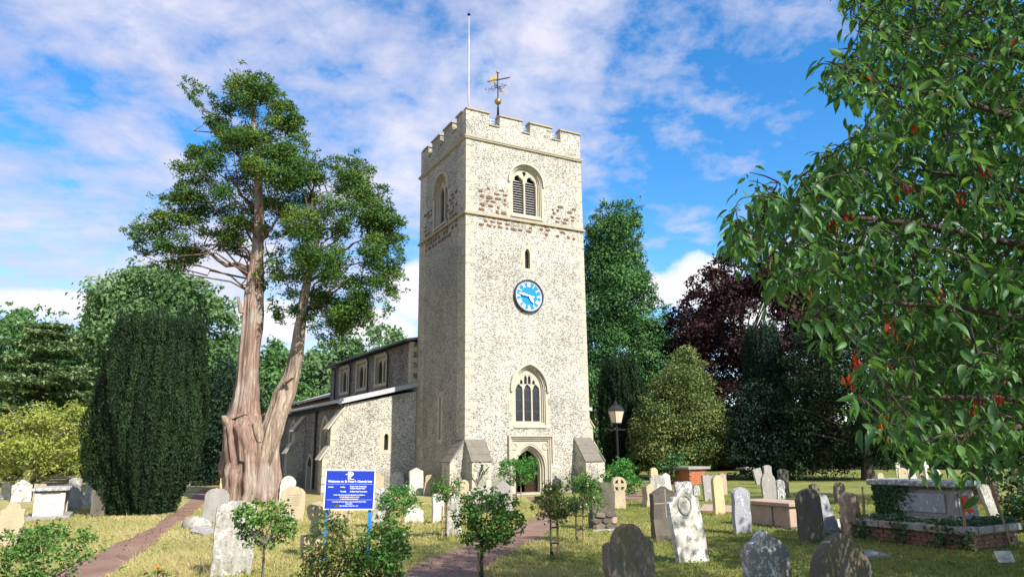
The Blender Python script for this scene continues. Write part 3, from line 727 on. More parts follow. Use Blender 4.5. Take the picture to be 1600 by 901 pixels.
MB().prism([[(5.93, 0), (5.93, 1.2)] + [(5.35 + (x - 5.35) * 1.36, z * 1.07) for x, z in ld[3:-1]] + [(4.77, 1.2), (4.77, 0), (4.95, 0), (4.95, 1.15)] + [p for p in reversed(ld[3:-1])] + [(5.75, 1.15), (5.75, 0)]], -.04, .2, nn(AS)).build('door_surround', M['dressed'], nd_)
MB().prism([rect(4.9, 5.8, 0, 1.8)], .25, .3, nn(AS)).build('door_leaf', M['oak'], nd_)
MB().prism([[(-4.12, 4.26), (-.37, 5.16), (-.37, 5.30), (-4.12, 4.40)]], -.16, 13.6, nw).build('aisle_roof', M['lead'], na)
MB().prism([[(-4.13, 4.18), (-.02, 5.17), (-.02, 5.40), (-4.13, 4.43)]], -.24, -.165, nw).build('verge_board', M['verge'], na)
MB().tube([N(-4.17, -.2, 4.30), N(-4.17, 13.6, 4.30)], .07, 8).build('gutter', M['verge'], na)
MB().prism([rect(-.2, 13.6, 4.06, 4.19)], 0, .06, nn(-4.02)).build('eave_board', M['gutter'], na)
for x in (4.35, 12.2): MB().tube([N(-4.1, x, 4.28), N(AS - .08, x, 4.0), N(AS - .08, x, .1)], .055, 8).build('downpipe', M['gutter'], na)
def abuttress(par, m, prof, d0, d1, sgn):
    b = empty('buttress', parent=par)
    MB().prism([prof], d0, d1, m).build('buttress_wall', M['flint_tower'], b)
    return b
p1 = [(AS, -.3), (-4.74, -.3), (-4.74, 1.62), (-4.40, 2.18), (-4.40, 3.06), (AS, 3.92)]
b = abuttress(na, nw, p1, 0.0, .62, -1)
for (x0, z0), (x1, z1) in (((-4.40, 2.20), (-4.86, 1.55)), ((-3.78, 3.98), (-4.54, 2.98))):
    L = math.hypot(x1 - x0, z1 - z0); nx, nz = -(z0 - z1) / L * .08, (x0 - x1) / L * .08
    MB().prism([[(x0, z0), (x1, z1), (x1 + nx, z1 + nz), (x0 + nx, z0 + nz)]], -.05, .67, nw).build('weathering_slab', M['dressed'], b, bevel=.008)
for z, xl, w in ((.1, -4.74, .32), (.5, -4.74, .2), (.88, -4.74, .34), (1.25, -4.74, .2), (2.2, -4.40, .24), (2.5, -4.40, .36), (2.78, -4.40, .22)):
    MB().prism([rect(xl - .006, xl + w, z, z + .34 if z < 2 else z + .27)], -.012, .3, nw).build('quoin', M['dressed'], b)
for t in np.linspace(.08, .92, 4):
    x = -4.38 + t * .58; z = 3.02 + t * .78
    MB().prism([rect(x - .02, x + .22, z - .16, z + .10)], -.013, .2, nw).build('quoin', M['dressed'], b)
pb = [(AS, -.3), (-4.7, -.3), (-4.7, 1.9), (-4.35, 2.45), (-4.35, 3.1), (AS, 3.85)]
b = abuttress(na, nw, pb, 6.7, 7.3, -1)
for (x0, z0), (x1, z1) in (((-4.35, 2.47), (-4.8, 1.85)), ((-3.78, 3.92), (-4.46, 3.05))):
    L = math.hypot(x1 - x0, z1 - z0); nx, nz = -(z0 - z1) / L * .08, (x0 - x1) / L * .08
    MB().prism([[(x0, z0), (x1, z1), (x1 + nx, z1 + nz), (x0 + nx, z0 + nz)]], 6.64, 7.36, nw).build('weathering_slab', M['dressed'], b, bevel=.008)
for z, xl, w in ((.2, -4.7, .3), (.6, -4.7, .6), (1.0, -4.7, .3), (1.4, -4.7, .6), (2.5, -4.35, .2), (2.8, -4.35, .4)):
    MB().prism([rect(xl - .006, xl + w, z, z + .36 if z < 2 else z + .28)], 6.685, 6.9, nw).build('quoin', M['dressed'], b)
# south aisle (mirror, only its west end shows)
sa = empty('south_aisle', parent=church)
MB().prism([[(6.9, -.3), (10.95, -.3), (10.95, 4.1), (6.9, 4.9)]], 0.3, 1.0, nw).build('aisle_west_wall', M['flint_tower'], sa)
MB().prism([rect(1.0, 13.5, -.3, 4.1)], 0, .6, nn(10.35)).build('aisle_south_wall', M['flint_dark'], sa)
MB().prism([[(6.9, 5.1), (11.35, 4.2), (11.35, 4.34), (6.9, 5.24)]], .16, 13.6, nw).build('aisle_roof', M['lead'], sa)
MB().prism([[(6.9, 5.08), (11.4, 4.16), (11.4, 4.37), (6.9, 5.29)]], .08, .155, nw).build('verge_board', M['verge'], sa)
p2 = [(10.95, -.3), (11.9, -.3), (11.9, 1.75), (11.55, 2.35), (11.55, 3.25), (10.95, 4.1)]
b = abuttress(sa, nw, p2, .3, .95, 1)
for (x0, z0), (x1, z1) in (((11.55, 2.37), (12.0, 1.68)), ((10.93, 4.14), (11.68, 3.16))):
    L = math.hypot(x1 - x0, z1 - z0); nx, nz = (z0 - z1) / L * .07, (x1 - x0) / L * .07
    MB().prism([[(x0, z0), (x1, z1), (x1 + nx, z1 + nz), (x0 + nx, z0 + nz)]], .25, 1.0, nw).build('weathering_slab', M['dressed'], b, bevel=.008)
for z, xl, w in ((.2, 11.9, .24), (.6, 11.9, .4), (1.0, 11.9, .24), (1.35, 11.9, .4), (2.4, 11.55, .22), (2.75, 11.55, .36)):
    MB().prism([rect(xl - w, xl + .006, z, z + .34)], .288, .5, nw).build('quoin', M['dressed'], b)
# chancel and vestry behind the yew
ch = empty('chancel', parent=church)
MB().prism([rect(13.9, 25, -.3, 5.62)], 0, .6, nn(.0)).build('chancel_north_wall', M['flint_dark'], ch)
MB().prism([rect(13.9, 25, -.3, 5.62)], 0, .6, nn(6.0)).build('chancel_south_wall', M['flint_dark'], ch)
MB().prism([[(0, -.3), (6.6, -.3), (6.6, 5.62), (3.3, 6.6), (0, 5.62)]], 25, 25.4, nw).build('chancel_east_wall', M['flint_dark'], ch)
MB().prism([[(-.3, 5.62), (3.3, 6.7), (6.9, 5.62), (6.9, 5.78), (3.3, 6.86), (-.3, 5.78)]], 13.92, 25.5, nw).build('chancel_roof', M['verge'], ch)
ve_ = empty('vestry', parent=church)
MB().prism([rect(15.0, 23.0, -.3, 4.3)], 0, .5, nn(-4.2)).build('vestry_north_wall', M['flint_dark'], ve_)
MB().prism([[(-4.2, -.3), (-.05, -.3), (-.05, 5.2), (-4.2, 4.3)]], 14.6, 15.0, nw).build('vestry_west_wall', M['flint_dark'], ve_)
MB().prism([[(-4.6, 4.28), (-.05, 5.35), (-.05, 5.5), (-4.6, 4.43)]], 14.4, 23.2, nw).build('vestry_roof', M['tile'], ve_)

# --- clock
ck = empty('tower_clock', (0, 0, 0), TH)
lw = church.location; cl = Vector((cf, 0, 9.06))
ck.location = (lw[0] + cl.x * E1[0], lw[1] + cl.x * E1[1], cl.z)
tag(ck, 'round blue clock face with white hands and Roman numerals on the tower', 'clock')
disc = lambda r, n=48: [(r * math.cos(2 * math.pi * i / n), r * math.sin(2 * math.pi * i / n)) for i in range(n)]
MB().prism([disc(.70)], -.07, .02, front).build('face', M['clock_blue'], ck)
MB().prism([disc(.80), disc(.725)], -.13, .02, front).build('rim', M['clock_rim'], ck, bevel=.015)
MB().prism([disc(.728), disc(.655)], -.085, .01, front).build('minute_ring', M['clock_ring'], ck)
mm = MB()
for i in range(60):
    t = 2 * math.pi * i / 60; c, s = math.cos(t), math.sin(t)
    q = [(.665, -.008), (.70, -.008), (.70, .008), (.665, .008)]
    mm.prism([[(x * c - y * s, x * s + y * c) for x, y in q]], -.089, -.084, front)
mm.build('minute_marks', M['clock_rim'], ck)
RN = ['XII', 'I', 'II', 'III', 'IIII', 'V', 'VI', 'VII', 'VIII', 'IX', 'X', 'XI']
for i, r in enumerate(RN):
    gl = {'I': .042, 'V': .095, 'X': .095}; W = sum(gl[c] for c in r); m_ = MB(); x = -W / 2; h = .10
    def bar(x0, z0, x1, z1, w): 
        L = math.hypot(x1 - x0, z1 - z0); nx, nz = -(z1 - z0) / L * w / 2, (x1 - x0) / L * w / 2
        m_.prism([[(x0 + nx, z0 + nz), (x0 - nx, z0 - nz), (x1 - nx, z1 - nz), (x1 + nx, z1 + nz)]], -.088 - .001 * len(m_.v) / 8, -.07, front)
    for c in r:
        g = gl[c]; x0, x1 = x + .008, x + g - .008
        if c == 'I': bar((x0 + x1) / 2, -h, (x0 + x1) / 2, h, .028)
        elif c == 'V': bar(x0, h, (x0 + x1) / 2, -h, .030); bar(x1, h, (x0 + x1) / 2, -h, .018)
        else: bar(x0, h, x1, -h, .030); bar(x1, h, x0, -h, .018)
        x += g
    t = math.pi / 2 - 2 * math.pi * i / 12; rr = .545
    c, s = math.cos(t - math.pi / 2), math.sin(t - math.pi / 2)
    m_.xf(lambda X, Y, Z: (X * c - (Z + rr) * s, Y, X * s + (Z + rr) * c)).build('numeral', M['white'], ck)
def hand(name, ang, L, w, tail, d):
    q = [(-w * .5, -tail), (w * .5, -tail), (w * .35, 0), (w * .75, L * .55), (0, L), (-w * .75, L * .55), (-w * .35, 0)]
    c, s = math.cos(-ang), math.sin(-ang)
    MB().prism([[(x * c - y * s, x * s + y * c) for x, y in q]], d, d + .015, front).build(name, M['white'], ck)
hand('minute_hand', math.radians(46.8 * 6), .62, .075, .26, -.155); hand('hour_hand', math.radians(4.78 * 30), .44, .10, .05, -.132)
MB().prism([disc(.045, 16)], -.165, -.07, front).build('hub', M['white'], ck)

# --- flagpole and weathervane on the tower roof
def local(u, v, z): return (lw[0] + u * E1[0] + v * E2[0], lw[1] + u * E1[1] + v * E2[1], z)
fp = empty('flagpole', local(1.27, 2.48, 17.15)); tag(fp, 'tall pale flagpole without a flag on the tower roof', 'flagpole')
MB().lathe([(.05, 0), (.046, 3), (.038, 6), (.03, 7.85)], 12).build('pole', M['silver'], fp, True)
MB().lathe([(.03, 7.85), (.085, 7.88), (.095, 7.93), (.05, 8.0), (.01, 8.02)], 12).build('truck', M['iron'], fp, True)
MB().tube([(.03, 0, 8.0), (.035, 0, 8.28)], .008, 5).build('rod', M['iron'], fp)
wv = empty('weathervane', local(A / 2, B / 2, 18.2)); wv.rotation_euler = (0, 0, math.radians(6))
tag(wv, 'wrought iron weathervane with golden ball and gilded banner on the tower', 'weathervane')
MB().tube([(0, 0, 0), (0, 0, 4.15)], .035, 8).build('spindle', M['iron'], wv)
for k in range(4):
    a = math.pi / 4 + k * math.pi / 2
    MB().tube([(.42 * math.cos(a), .42 * math.sin(a), .35), (.2 * math.cos(a), .2 * math.sin(a), 1.05), (.05 * math.cos(a), .05 * math.sin(a), 1.7), (.03 * math.cos(a), .03 * math.sin(a), 2.1)], .028, 6).build('stay', M['iron'], wv)
MB().lathe([(.19 * math.sin(math.pi * i / 14) + .002, 2.42 - .19 * math.cos(math.pi * i / 14)) for i in range(15)], 20).build('ball', M['gold'], wv, True)
ct = math.radians(10)
for k, ch_ in enumerate('NESW'):
    a = ct + math.radians({'N': 140, 'E': 50, 'S': -40, 'W': 230}[ch_]); c, s = math.cos(a), math.sin(a)
    arm = MB().tube([(0, 0, 3.28), (.55 * c, .55 * s, 3.28)], .018, 6)
    for h in (-1, 1):                                     # scrolls along the arm
        arm.tube([(c * (.1 + .28 * t + .05 * math.sin(9 * t)), s * (.1 + .28 * t + .05 * math.sin(9 * t)), 3.28 + h * (.04 + .11 * math.sin(math.pi * t))) for t in np.linspace(0, 1, 10)], .013, 5)
    ao = arm.build('direction_arm', M['iron'], wv)
    fo = link('letter', text_mesh(ch_, .34, M['gold'] if ch_ in 'EW' else M['silver'], .012, 'CENTER'), ao); fo.location = (.68 * c, .68 * s, 3.16); fo.rotation_euler = (math.pi / 2, 0, ct * 0)
vn = MB().prism([[(-.62, 3.62), (-.5, 3.56), (.62, 3.86), (.74, 3.96), (.55, 3.92), (-.5, 3.64)]], -.012, .012)
vn.build('pointer', M['iron'], wv)
MB().prism([[(-.46, 3.66), (-.06, 3.78), (-.04, 4.02), (-.14, 3.98), (-.26, 3.96), (-.40, 3.86)]], -.016, .016).build('banner', M['gold'], wv)
MB().lathe([(.085 * math.sin(math.pi * i / 10) + .002, 4.2 - .085 * math.cos(math.pi * i / 10)) for i in range(11)], 14).build('finial', M['gold'], wv, True)
# ================================================================ gravestones
def top_drop(style, x, r):
    ax = abs(x)
    if style == 'round': return .5 * (1 - math.sqrt(max(0, 1 - x * x)))
    if style == 'oval': return .34 * (1 - math.sqrt(max(0, 1 - x * x)))
    if style == 'segment': return .17 * x * x
    if style == 'gothic': return .62 * (1 - math.sqrt(max(0, 1 - ((ax + .35) / 1.35) ** 2)) / math.sqrt(1 - (.35 / 1.35) ** 2))
    if style == 'peak': return .26 * ax
    if style == 'flat': return .015 * math.sin(7 * x + r)
    if style == 'shoulder':
        if ax < .64: return .30 * (1 - math.sqrt(max(0, 1 - (ax / .66) ** 2)))
        return .30 - .06 * math.sin(math.pi * (ax - .64) / .36) + .03
    if style == 'shoulder_square':
        if ax < .70: return .26 * (1 - math.sqrt(max(0, 1 - (ax / .72) ** 2)))
        return .29
    if style == 'ogee': return .10 * (1 - math.cos(ax * 2.6)) + (.10 if ax > .82 else 0) * ((ax - .82) / .18)
    if style == 'lobed': return .20 * x * x + .05 * (1 - math.cos(6 * x)) + (.10 if ax > .75 else 0)
    if style == 'broken': return .10 * x * x + (.30 * max(0, (x - .45)) ** .8 if x > .45 else 0) + .02 * math.sin(17 * x)
    if style == 'scallop': return .20 * x * x + .045 * abs(math.sin(5.5 * x))
    return 0
def grave_mesh(w, h, t, style, seed, rough=.010):
    r = random.Random(seed); n = 26; o = [(-w / 2, -.2)]
    zs = []
    for i in range(n + 1):
        x = -math.cos(math.pi * i / n) if style in ('round', 'oval', 'gothic') else -1 + 2 * i / n
        zs.append((x, h - w * top_drop(style, x, seed)))
    side = zs[0][1]; k = max(3, int(side / .12))
    for i in range(1, k): o.append((-w / 2 + r.gauss(0, rough), side * i / k))
    o += [(x * w / 2 + r.gauss(0, rough * .4), z + r.gauss(0, rough * .6)) for x, z in zs]
    for i in range(k - 1, 0, -1): o.append((w / 2 + r.gauss(0, rough), zs[-1][1] * i / k))
    o.append((w / 2, -.2))
    return MB().prism([o], -t / 2, t / 2)
# each row: left, right, top and base in photo pixels, style, stone, label, tilt sideways / back (degrees), turn, thickness
GR = [
 (0, 20, 751, 779, 'shoulder', 'g_white', 'bright white gravestone at the far left edge behind the sandstone one', 0, 0, 0, .10),
 (16, 48, 749, 783, 'lobed', 'g_blot', 'blotched lichen-covered gravestone rising behind the left chest tomb', 0, 0, 5, .14),
 (47, 54, 744, 773, 'gothic', 'g_grey', 'narrow grey gravestone peeping out above the blotched stone and the beige one', 0, 0, 0, .12),
 (50, 69, 755, 781, 'flat', 'g_tan', 'beige flat-topped gravestone just right of the left chest tomb lid', 0, 0, 0, .10),
 (70, 82, 752, 775, 'round', 'g_pink', 'brown and orange round-topped gravestone between two pale ones under the golden tree', 0, 0, 0, .10),
 (80, 93, 756, 777, 'flat', 'g_yellow', 'cream flat-topped gravestone in front of the golden tree trunk', 0, 0, 0, .10),
 (103, 124, 745, 786, 'scallop', 'g_lich', 'speckled pale gravestone with scalloped top behind the slate-grey stone', 0, 0, 0, .10),
 (96, 127, 760, 797, 'shoulder', 'g_grey', 'slate-grey shouldered gravestone with two white lichen dots left of the clipped yew', 0, 0, 0, .09),
 (86, 97, 768, 791, 'peak', 'g_pink', 'small brown slab leaning against the slate-grey gravestone', 18, 0, 0, .12),
 (130, 156, 746, 789, 'broken', 'g_lich', 'white gravestone with a broken right shoulder at the left of the clipped yew', 0, 0, 0, .10),
 (127, 145, 770, 787, 'oval', 'g_silver', 'low rough grey stone between the slate-grey gravestone and the clipped yew', 0, 0, 0, .25),
 (141, 163, 764, 807, 'flat', 'g_dark', 'dark brown gravestone in shade against the left side of the clipped yew', -3, 0, 0, .10),
 (-8, 32, 785, 853, 'shoulder', 'g_tan', 'sandstone gravestone with round head cut by the left picture edge', 0, 0, 0, .11),
 (249, 270, 756, 791, 'shoulder', 'g_white', 'bright white gravestone at the right of the clipped yew by the path', 0, 0, 0, .10),
 (244, 258, 773, 801, 'flat', 'g_dark', 'dark gravestone half buried in the right side of the clipped yew', 0, 0, 0, .10),
 (276, 298, 740, 759, 'flat', 'g_white', 'white gravestone half hidden by the round bush beside the far path', 0, 0, 0, .10),
 (342, 357, 743, 784, 'peak', 'g_yellow', 'tan gravestone tucked against the left of the great yew trunk', 0, 0, 0, .10),
 (314, 352, 762, 817, 'oval', 'g_grey', 'grey rounded gravestone leaning right beside the left path', 5, 0, 0, .10),
 (328, 392, 782, 899, 'segment', 'g_lich', 'large black-speckled gravestone in front of the great yew', 1.5, 0, 6, .12),
 (420, 434, 744, 780, 'flat', 'g_tan', 'narrow tan gravestone at the right of the great yew trunk', 3, 0, 0, .10),
 (435, 459, 743, 782, 'round', 'g_white', 'white round-topped gravestone by the aisle wall right of the great yew', 3, 0, 0, .09),
 (438, 475, 759, 814, 'ogee', 'g_tan', 'sandstone gravestone with faint lettering left of the blue sign', 0, 0, 0, .10),
 (510, 547, 770, 823, 'flat', 'g_tan', 'tan gravestone standing behind the blue notice board', 0, 0, 0, .14),
 (580, 599, 738, 790, 'shoulder', 'g_tan', 'tall tan gravestone by the aisle wall just right of the notice board', 0, 0, 0, .10),
 (580, 606, 761, 825, 'oval', 'g_lich', 'grey mottled gravestone between the notice board and the bushy rose', 0, 0, 0, .10),
 (609, 630, 736, 768, 'segment', 'g_white', 'white gravestone against the aisle wall under the slit window', 0, 0, 0, .09),
 (638, 661, 730, 773, 'peak', 'g_white', 'tallest white gravestone with pointed top by the dark corner of the tower', 0, 0, 0, .16),
 (661, 676, 741, 774, 'oval', 'g_tan', 'small tan gravestone leaning right beside the tallest white one', 5, 0, 0, .09),
 (631, 661, 788, 818, 'shoulder', 'g_white', 'low broad white gravestone on the lawn before the tower', 0, 0, 0, .09),
 (677, 691, 770, 818, 'flat', 'g_white', 'pale narrow gravestone behind the thin rose standard', 0, 0, 0, .12),
 (696, 721, 771, 838, 'shoulder', 'g_lich', 'lichened pale gravestone right of the thin rose standard', 0, 0, 0, .12),
 (717, 733, 749, 790, 'round', 'g_tan', 'tan round-topped gravestone in front of the corner buttresses', 0, 0, 0, .10),
 (731, 767, 758, 800, 'scallop', 'g_lich', 'broad low pale gravestone behind the large front rose tree', 0, 0, 0, .10),
 (769, 801, 751, 802, 'gothic', 'g_grey', 'grey pointed gravestone at the left of the church door', 0, 0, 0, .10),
 (958, 978, 756, 795, 'flat', 'g_tan', None, 0, 0, 0, .12),
 (998, 1006, 741, 748, 'round', 'g_tan', 'tiny far gravestone on the grass beyond the curve of the path', 0, 0, 0, .10),
 (1007, 1020, 755, 792, 'peak', 'g_tan', 'thick tan gravestone left of the one with the incised cross', 0, 0, 0, .30),
 (1017, 1030, 730, 776, 'round', 'g_yellow', 'narrow yellow round-headed gravestone highest of the cluster by the path', 0, 0, 0, .12),
 (1017, 1041, 741, 790, 'oval', 'g_lich', 'pale streaked gravestone behind the incised cross stone', 0, 0, 0, .10),
 (1038, 1051, 738, 777, 'lobed', 'g_white', 'slim white gravestone at the left of the red brick tomb', -4, 0, 0, .10),
 (1057, 1084, 752, 806, 'flat', 'g_silver', 'speckled flat-topped gravestone behind the bright medallion stone', 0, 0, 0, .10),
 (943, 1020, 818, 950, 'shoulder', 'g_moss', 'dark gravestone with orange lichen streak at the bottom of the picture', 0, 0, 4, .11),
 (1083, 1093, 757, 773, 'round', 'g_silver', 'small grey stone on the grass before the red brick tomb', 0, 0, 0, .12),
 (1099, 1122, 742, 782, 'flat', 'g_grey', 'grey flat-topped gravestone behind the yellow shouldered stone', 0, 0, 0, .10),
 (1124, 1137, 738, 772, 'peak', 'g_pink', 'brown gravestone edge showing right of the yellow shouldered stone', 0, 0, 0, .10),
 (1115, 1133, 741, 805, 'gothic', 'g_yellow', 'slender yellow gravestone catching the sun on the right lawn', 0, 0, 0, .13),
 (1146, 1175, 761, 834, 'oval', 'g_blue', 'blue-grey rounded gravestone left of the low chest tomb', 0, 0, 0, .11),
 (1164, 1172, 728, 740, 'round', 'g_white', 'small white far gravestone shining before the dark trees', 0, 0, 0, .08),
 (1181, 1195, 731, 756, 'flat', 'g_grey', 'far grey gravestone leaning left with a slanted top', -14, 0, 0, .12),
 (1195, 1209, 726, 762, 'segment', 'g_grey', 'tall grey far gravestone with a squared head behind the large rounded one', 0, 0, 0, .12),
 (1192, 1214, 738, 783, 'round', 'g_grey', 'large grey rounded gravestone right behind the low chest tomb', 0, 0, 0, .10),
 (1213, 1228, 749, 782, 'oval', 'g_silver', 'grey gravestone touching the right side of the large rounded one', 3, 0, 0, .10),
 (1217, 1234, 732, 777, 'segment', 'g_dark', 'dark tall gravestone at the right end of the far grey cluster', 0, 0, 0, .12),
 (1216, 1223, 725, 742, 'gothic', 'g_white', 'small white gravestone peeping over the dark tall one', 0, 0, 0, .08),
 (1249, 1290, 763, 848, 'oval', 'g_dark', 'dark rounded gravestone leaning left right of the low chest tomb', -4, 0, 0, .10),
 (1272, 1312, 770, 834, 'segment', 'g_blue', 'pale blue-grey gravestone leaning steeply behind the dark rounded one', -19, 0, 0, .10),
 (1304, 1322, 753, 787, 'round', 'g_moss', 'mossy dark round-topped gravestone on the grass before the black yews', 0, 0, 0, .14),
 (1265, 1281, 755, 769, 'broken', 'g_moss', 'low mossy stump of a stone before the black yews', 0, 0, 0, .2),
 (1322, 1352, 767, 840, 'ogee', 'g_pink', 'brown curved-top gravestone leaning left beside a wooden stake', -7, 0, 0, .10),
 (1160, 1233, 829, 955, 'lobed', 'g_silver', 'silver lichen-crusted gravestone at the bottom of the picture', -2, 0, 4, .12),
 (1259, 1357, 832, 970, 'gothic', 'g_dark', 'black pointed gravestone at the bottom right foreground', 0, 0, 2, .11),
 (1371, 1382, 738, 757, 'oval', 'g_tan', 'far tan gravestone in sun at the left of the ivy-clad tomb', 0, 0, 0, .1),
 (1400, 1408, 722, 744, 'round', 'g_white', 'white far gravestone over the left of the ivy-clad tomb lid', 0, 0, 0, .08),
 (1404, 1419, 730, 752, 'oval', 'g_tan', 'tan far gravestone seen over the ivy-clad tomb lid', 4, 0, 0, .08),
 (1421, 1433, 731, 750, 'oval', 'g_white', 'white far gravestone leaning left above the middle of the ivy-clad tomb', -12, 0, 0, .08),
 (1437, 1450, 734, 752, 'round', 'g_pink', 'brown far gravestone above the middle of the ivy-clad tomb', 0, 0, 0, .08),
 (1462, 1472, 733, 750, 'gothic', 'g_white', 'white far gravestone above the right of the ivy-clad tomb', 0, 0, 0, .08),
 (1546, 1563, 754, 812, 'broken', 'g_lich', 'pale jagged gravestone leaning left beyond the ivy-clad tomb', -14, 0, 0, .1),
]
FIXED_Y = {943: 8.6, 1160: 8.8, 1259: 8.3}
GPOS = []
def place_slab(xl, xr, yt, yb):
    cx = (xl + xr) / 2
    if xl in FIXED_Y:
        Y = FIXED_Y[xl]; x, _, z = atY(cx, yt, Y); h = z
    else:
        x, Y = gnd(cx, yb); h = atY(cx, yt, Y)[2]
    return cx, x, Y, h
for i, (xl, xr, yt, yb, style, mat, label, tl, bk, turn, t) in enumerate(GR):
    cx, x, Y, h = place_slab(xl, xr, yt, yb)
    th = TH + math.radians(turn - 6)
    tanp = (cx - 800) / (FOC * 1.03)
    k = max(.45, math.cos(th) - tanp * math.sin(th))
    depthside = t * abs(math.sin(th) + tanp * math.cos(th))
    w = max(.3, ((xr - xl) * Y / FOC / 1.03 - depthside * .8) / k)
    w = min(w, h * 1.25)
    name = 'gravestone'
    if label is None:                                       # wheel-headed cross stone
        root = empty('wheel_cross_gravestone', (x, Y, 0), th); tag(root, 'pale wheel-headed cross gravestone beside the dark slab on rubble', 'gravestone', 'gravestones in the churchyard')
        R = w * .62; hz = h - R * .9
        MB().prism([[(-w / 2, -.2), (w / 2, -.2), (w / 2 * .92, hz), (-w / 2 * .92, hz)]], -.07, .07).build('shaft', M['g_tan'], root, bevel=.012)
        cc = [(R * math.cos(a), hz + R * .8 + R * math.sin(a)) for a in np.linspace(0, 2 * math.pi, 29)[:-1]]
        holes = []
        for q in range(4):
            a0 = math.pi / 4 + q * math.pi / 2; holes.append([(R * rr * math.cos(a0 + da), hz + R * .8 + R * rr * math.sin(a0 + da)) for rr, da in ((.30, 0), (.72, -.5), (.74, 0), (.72, .5))])
        MB().prism([cc] + holes, -.072, .072).build('wheel_head', M['g_tan'], root, bevel=.008)
        MB().prism([disc(R * .8)], .02, .05, lambda a, d, z: (a, d, z + hz + R * .8)).build('recess', M['g_dark'], root)
        GPOS.append((x, Y, w)); continue
    o = grave_mesh(w, h, t, style, i).build(name, M[mat], None, bevel=.012, loc=(x, Y, 0))
    o.rotation_euler = (math.radians(bk + random.Random(i).uniform(-2.5, 2.5)), math.radians(tl + random.Random(i + 50).uniform(-1, 1)), th + math.radians(random.Random(i + 99).uniform(-4, 4)))
    tag(o, label, 'gravestone', 'gravestones in the churchyard'); GPOS.append((x, Y, w))
    if 'faint lettering' in label:                          # worn rows of carved lettering, too weathered to read
        ri = random.Random(3)
        for r_ in range(6):
            m_ = MB(); xx = -w * (.30 - .03 * (r_ % 3))
            while xx < w * .28:
                l_ = ri.uniform(.015, .05); m_.box(xx, xx + l_, -t / 2 - .002, -t / 2 + .004, h * .74 - r_ * .055, h * .74 - r_ * .055 + .012); xx += l_ + ri.uniform(.01, .022)
            m_.build('worn_inscription', M['g_dark'], o)

# --- special stones
def root_at(name, px, py, label, cat, turn=0, group=None):
    x, y = gnd(px, py); e = empty(name, (x, y, 0), TH + math.radians(turn)); tag(e, label, cat, group); GPOS.append((x, y, .8)); return e
# dark slab on a rubble pedestal
e = root_at('gravestone', 942, 828, 'dark slab gravestone on a rough rubble plinth right of the staked roses', 'gravestone', -6, 'gravestones in the churchyard')
gx, gy = gnd(942, 828); hh = atY(942, 754, gy)[2]; gw = .62
grave_mesh(gw, hh - .42, .16, 'flat', 77).xf(lambda x, y, z: (x, y, z + .42 if z > -.1 else .40)).build('slab', M['g_dark'], e, bevel=.012)
rr = random.Random(5)
for lvl, n in ((0, 2), (.15, 3), (.29, 2)):
    for k in range(n):
        q = rock_mesh(100 + int(lvl * 100) + k); q.materials.clear(); q.materials.append(M[rr.choice(['g_pink', 'g_dark', 'g_moss'])])
        o = link('rubble_stone', q, e); o.scale = (gw * 1.1 / n * rr.uniform(.85, 1.15), rr.uniform(1.5, 2.6), rr.uniform(.13, .20)); o.location = (-gw * .55 + gw * 1.1 * (k + .5) / n + rr.uniform(-.03, .03), -.115, lvl + .09 + rr.uniform(-.015, .015)); o.rotation_euler = (0, rr.uniform(-.15, .15), 0)
MB().box(-gw * .52, gw * .52, -.13, .13, -.2, .41).build('plinth_core', M['g_dark'], e)
MB().box(-gw * .62, gw * .62, -.22, .2, -.1, .05).build('base_slab', M['g_grey'], e, bevel=.015)
# dark stone with incised cross
e = root_at('gravestone', 1040, 844, 'dark brown gabled gravestone with an incised cross left of the medallion stone', 'gravestone', -8, 'gravestones in the churchyard')
gy = gnd(1040, 844)[1]; hh = atY(1040, 759, gy)[2]; gw = .60
grave_mesh(gw, hh, .16, 'peak', 78).build('slab', M['g_dark'], e, bevel=.012)
for nm, q in (('cross_upright', (-.012, .012, hh * .42, hh - .06)), ('cross_arm', (-gw * .46, gw * .46, hh - .36, hh - .34))):
    MB().box(q[0], q[1], -.086, -.078 - (.001 if nm == 'cross_arm' else 0), q[2], q[3]).build(nm, M['g_grey'], e)
MB().prism([[(-.085, .45), (-.15, .12), (-.15, -.1), (.0, -.1), (0, .45)]], -gw * .53, gw * .53, lambda x, d, z: (d, x, z)).build('sloping_plinth', M['g_dark'], e, bevel=.01)
# bright medallion stone
e = root_at('gravestone', 1083, 879, 'bright white blotched gravestone with carved oval medallion, tilted left', 'gravestone', -6, 'gravestones in the churchyard')
gy = gnd(1083, 879)[1]; hh = atY(1076, 764, gy)[2]; gw = .62
e.rotation_euler = (math.radians(-3), math.radians(-6), TH - .1)
grave_mesh(gw, hh, .11, 'lobed', 79, .009).build('slab', M['g_blot'], e, bevel=.012)
el = lambda a, b, cz, n=24: [(a * math.cos(2 * math.pi * i / n), cz + b * math.sin(2 * math.pi * i / n)) for i in range(n)]
MB().prism([el(.145, .17, hh - .25), el(.115, .14, hh - .25)], -.085, -.05).build('medallion_rim', M['g_lich'], e, bevel=.008)
MB().prism([el(.112, .136, hh - .25)], -.066, -.05).build('medallion', M['g_white'], e)
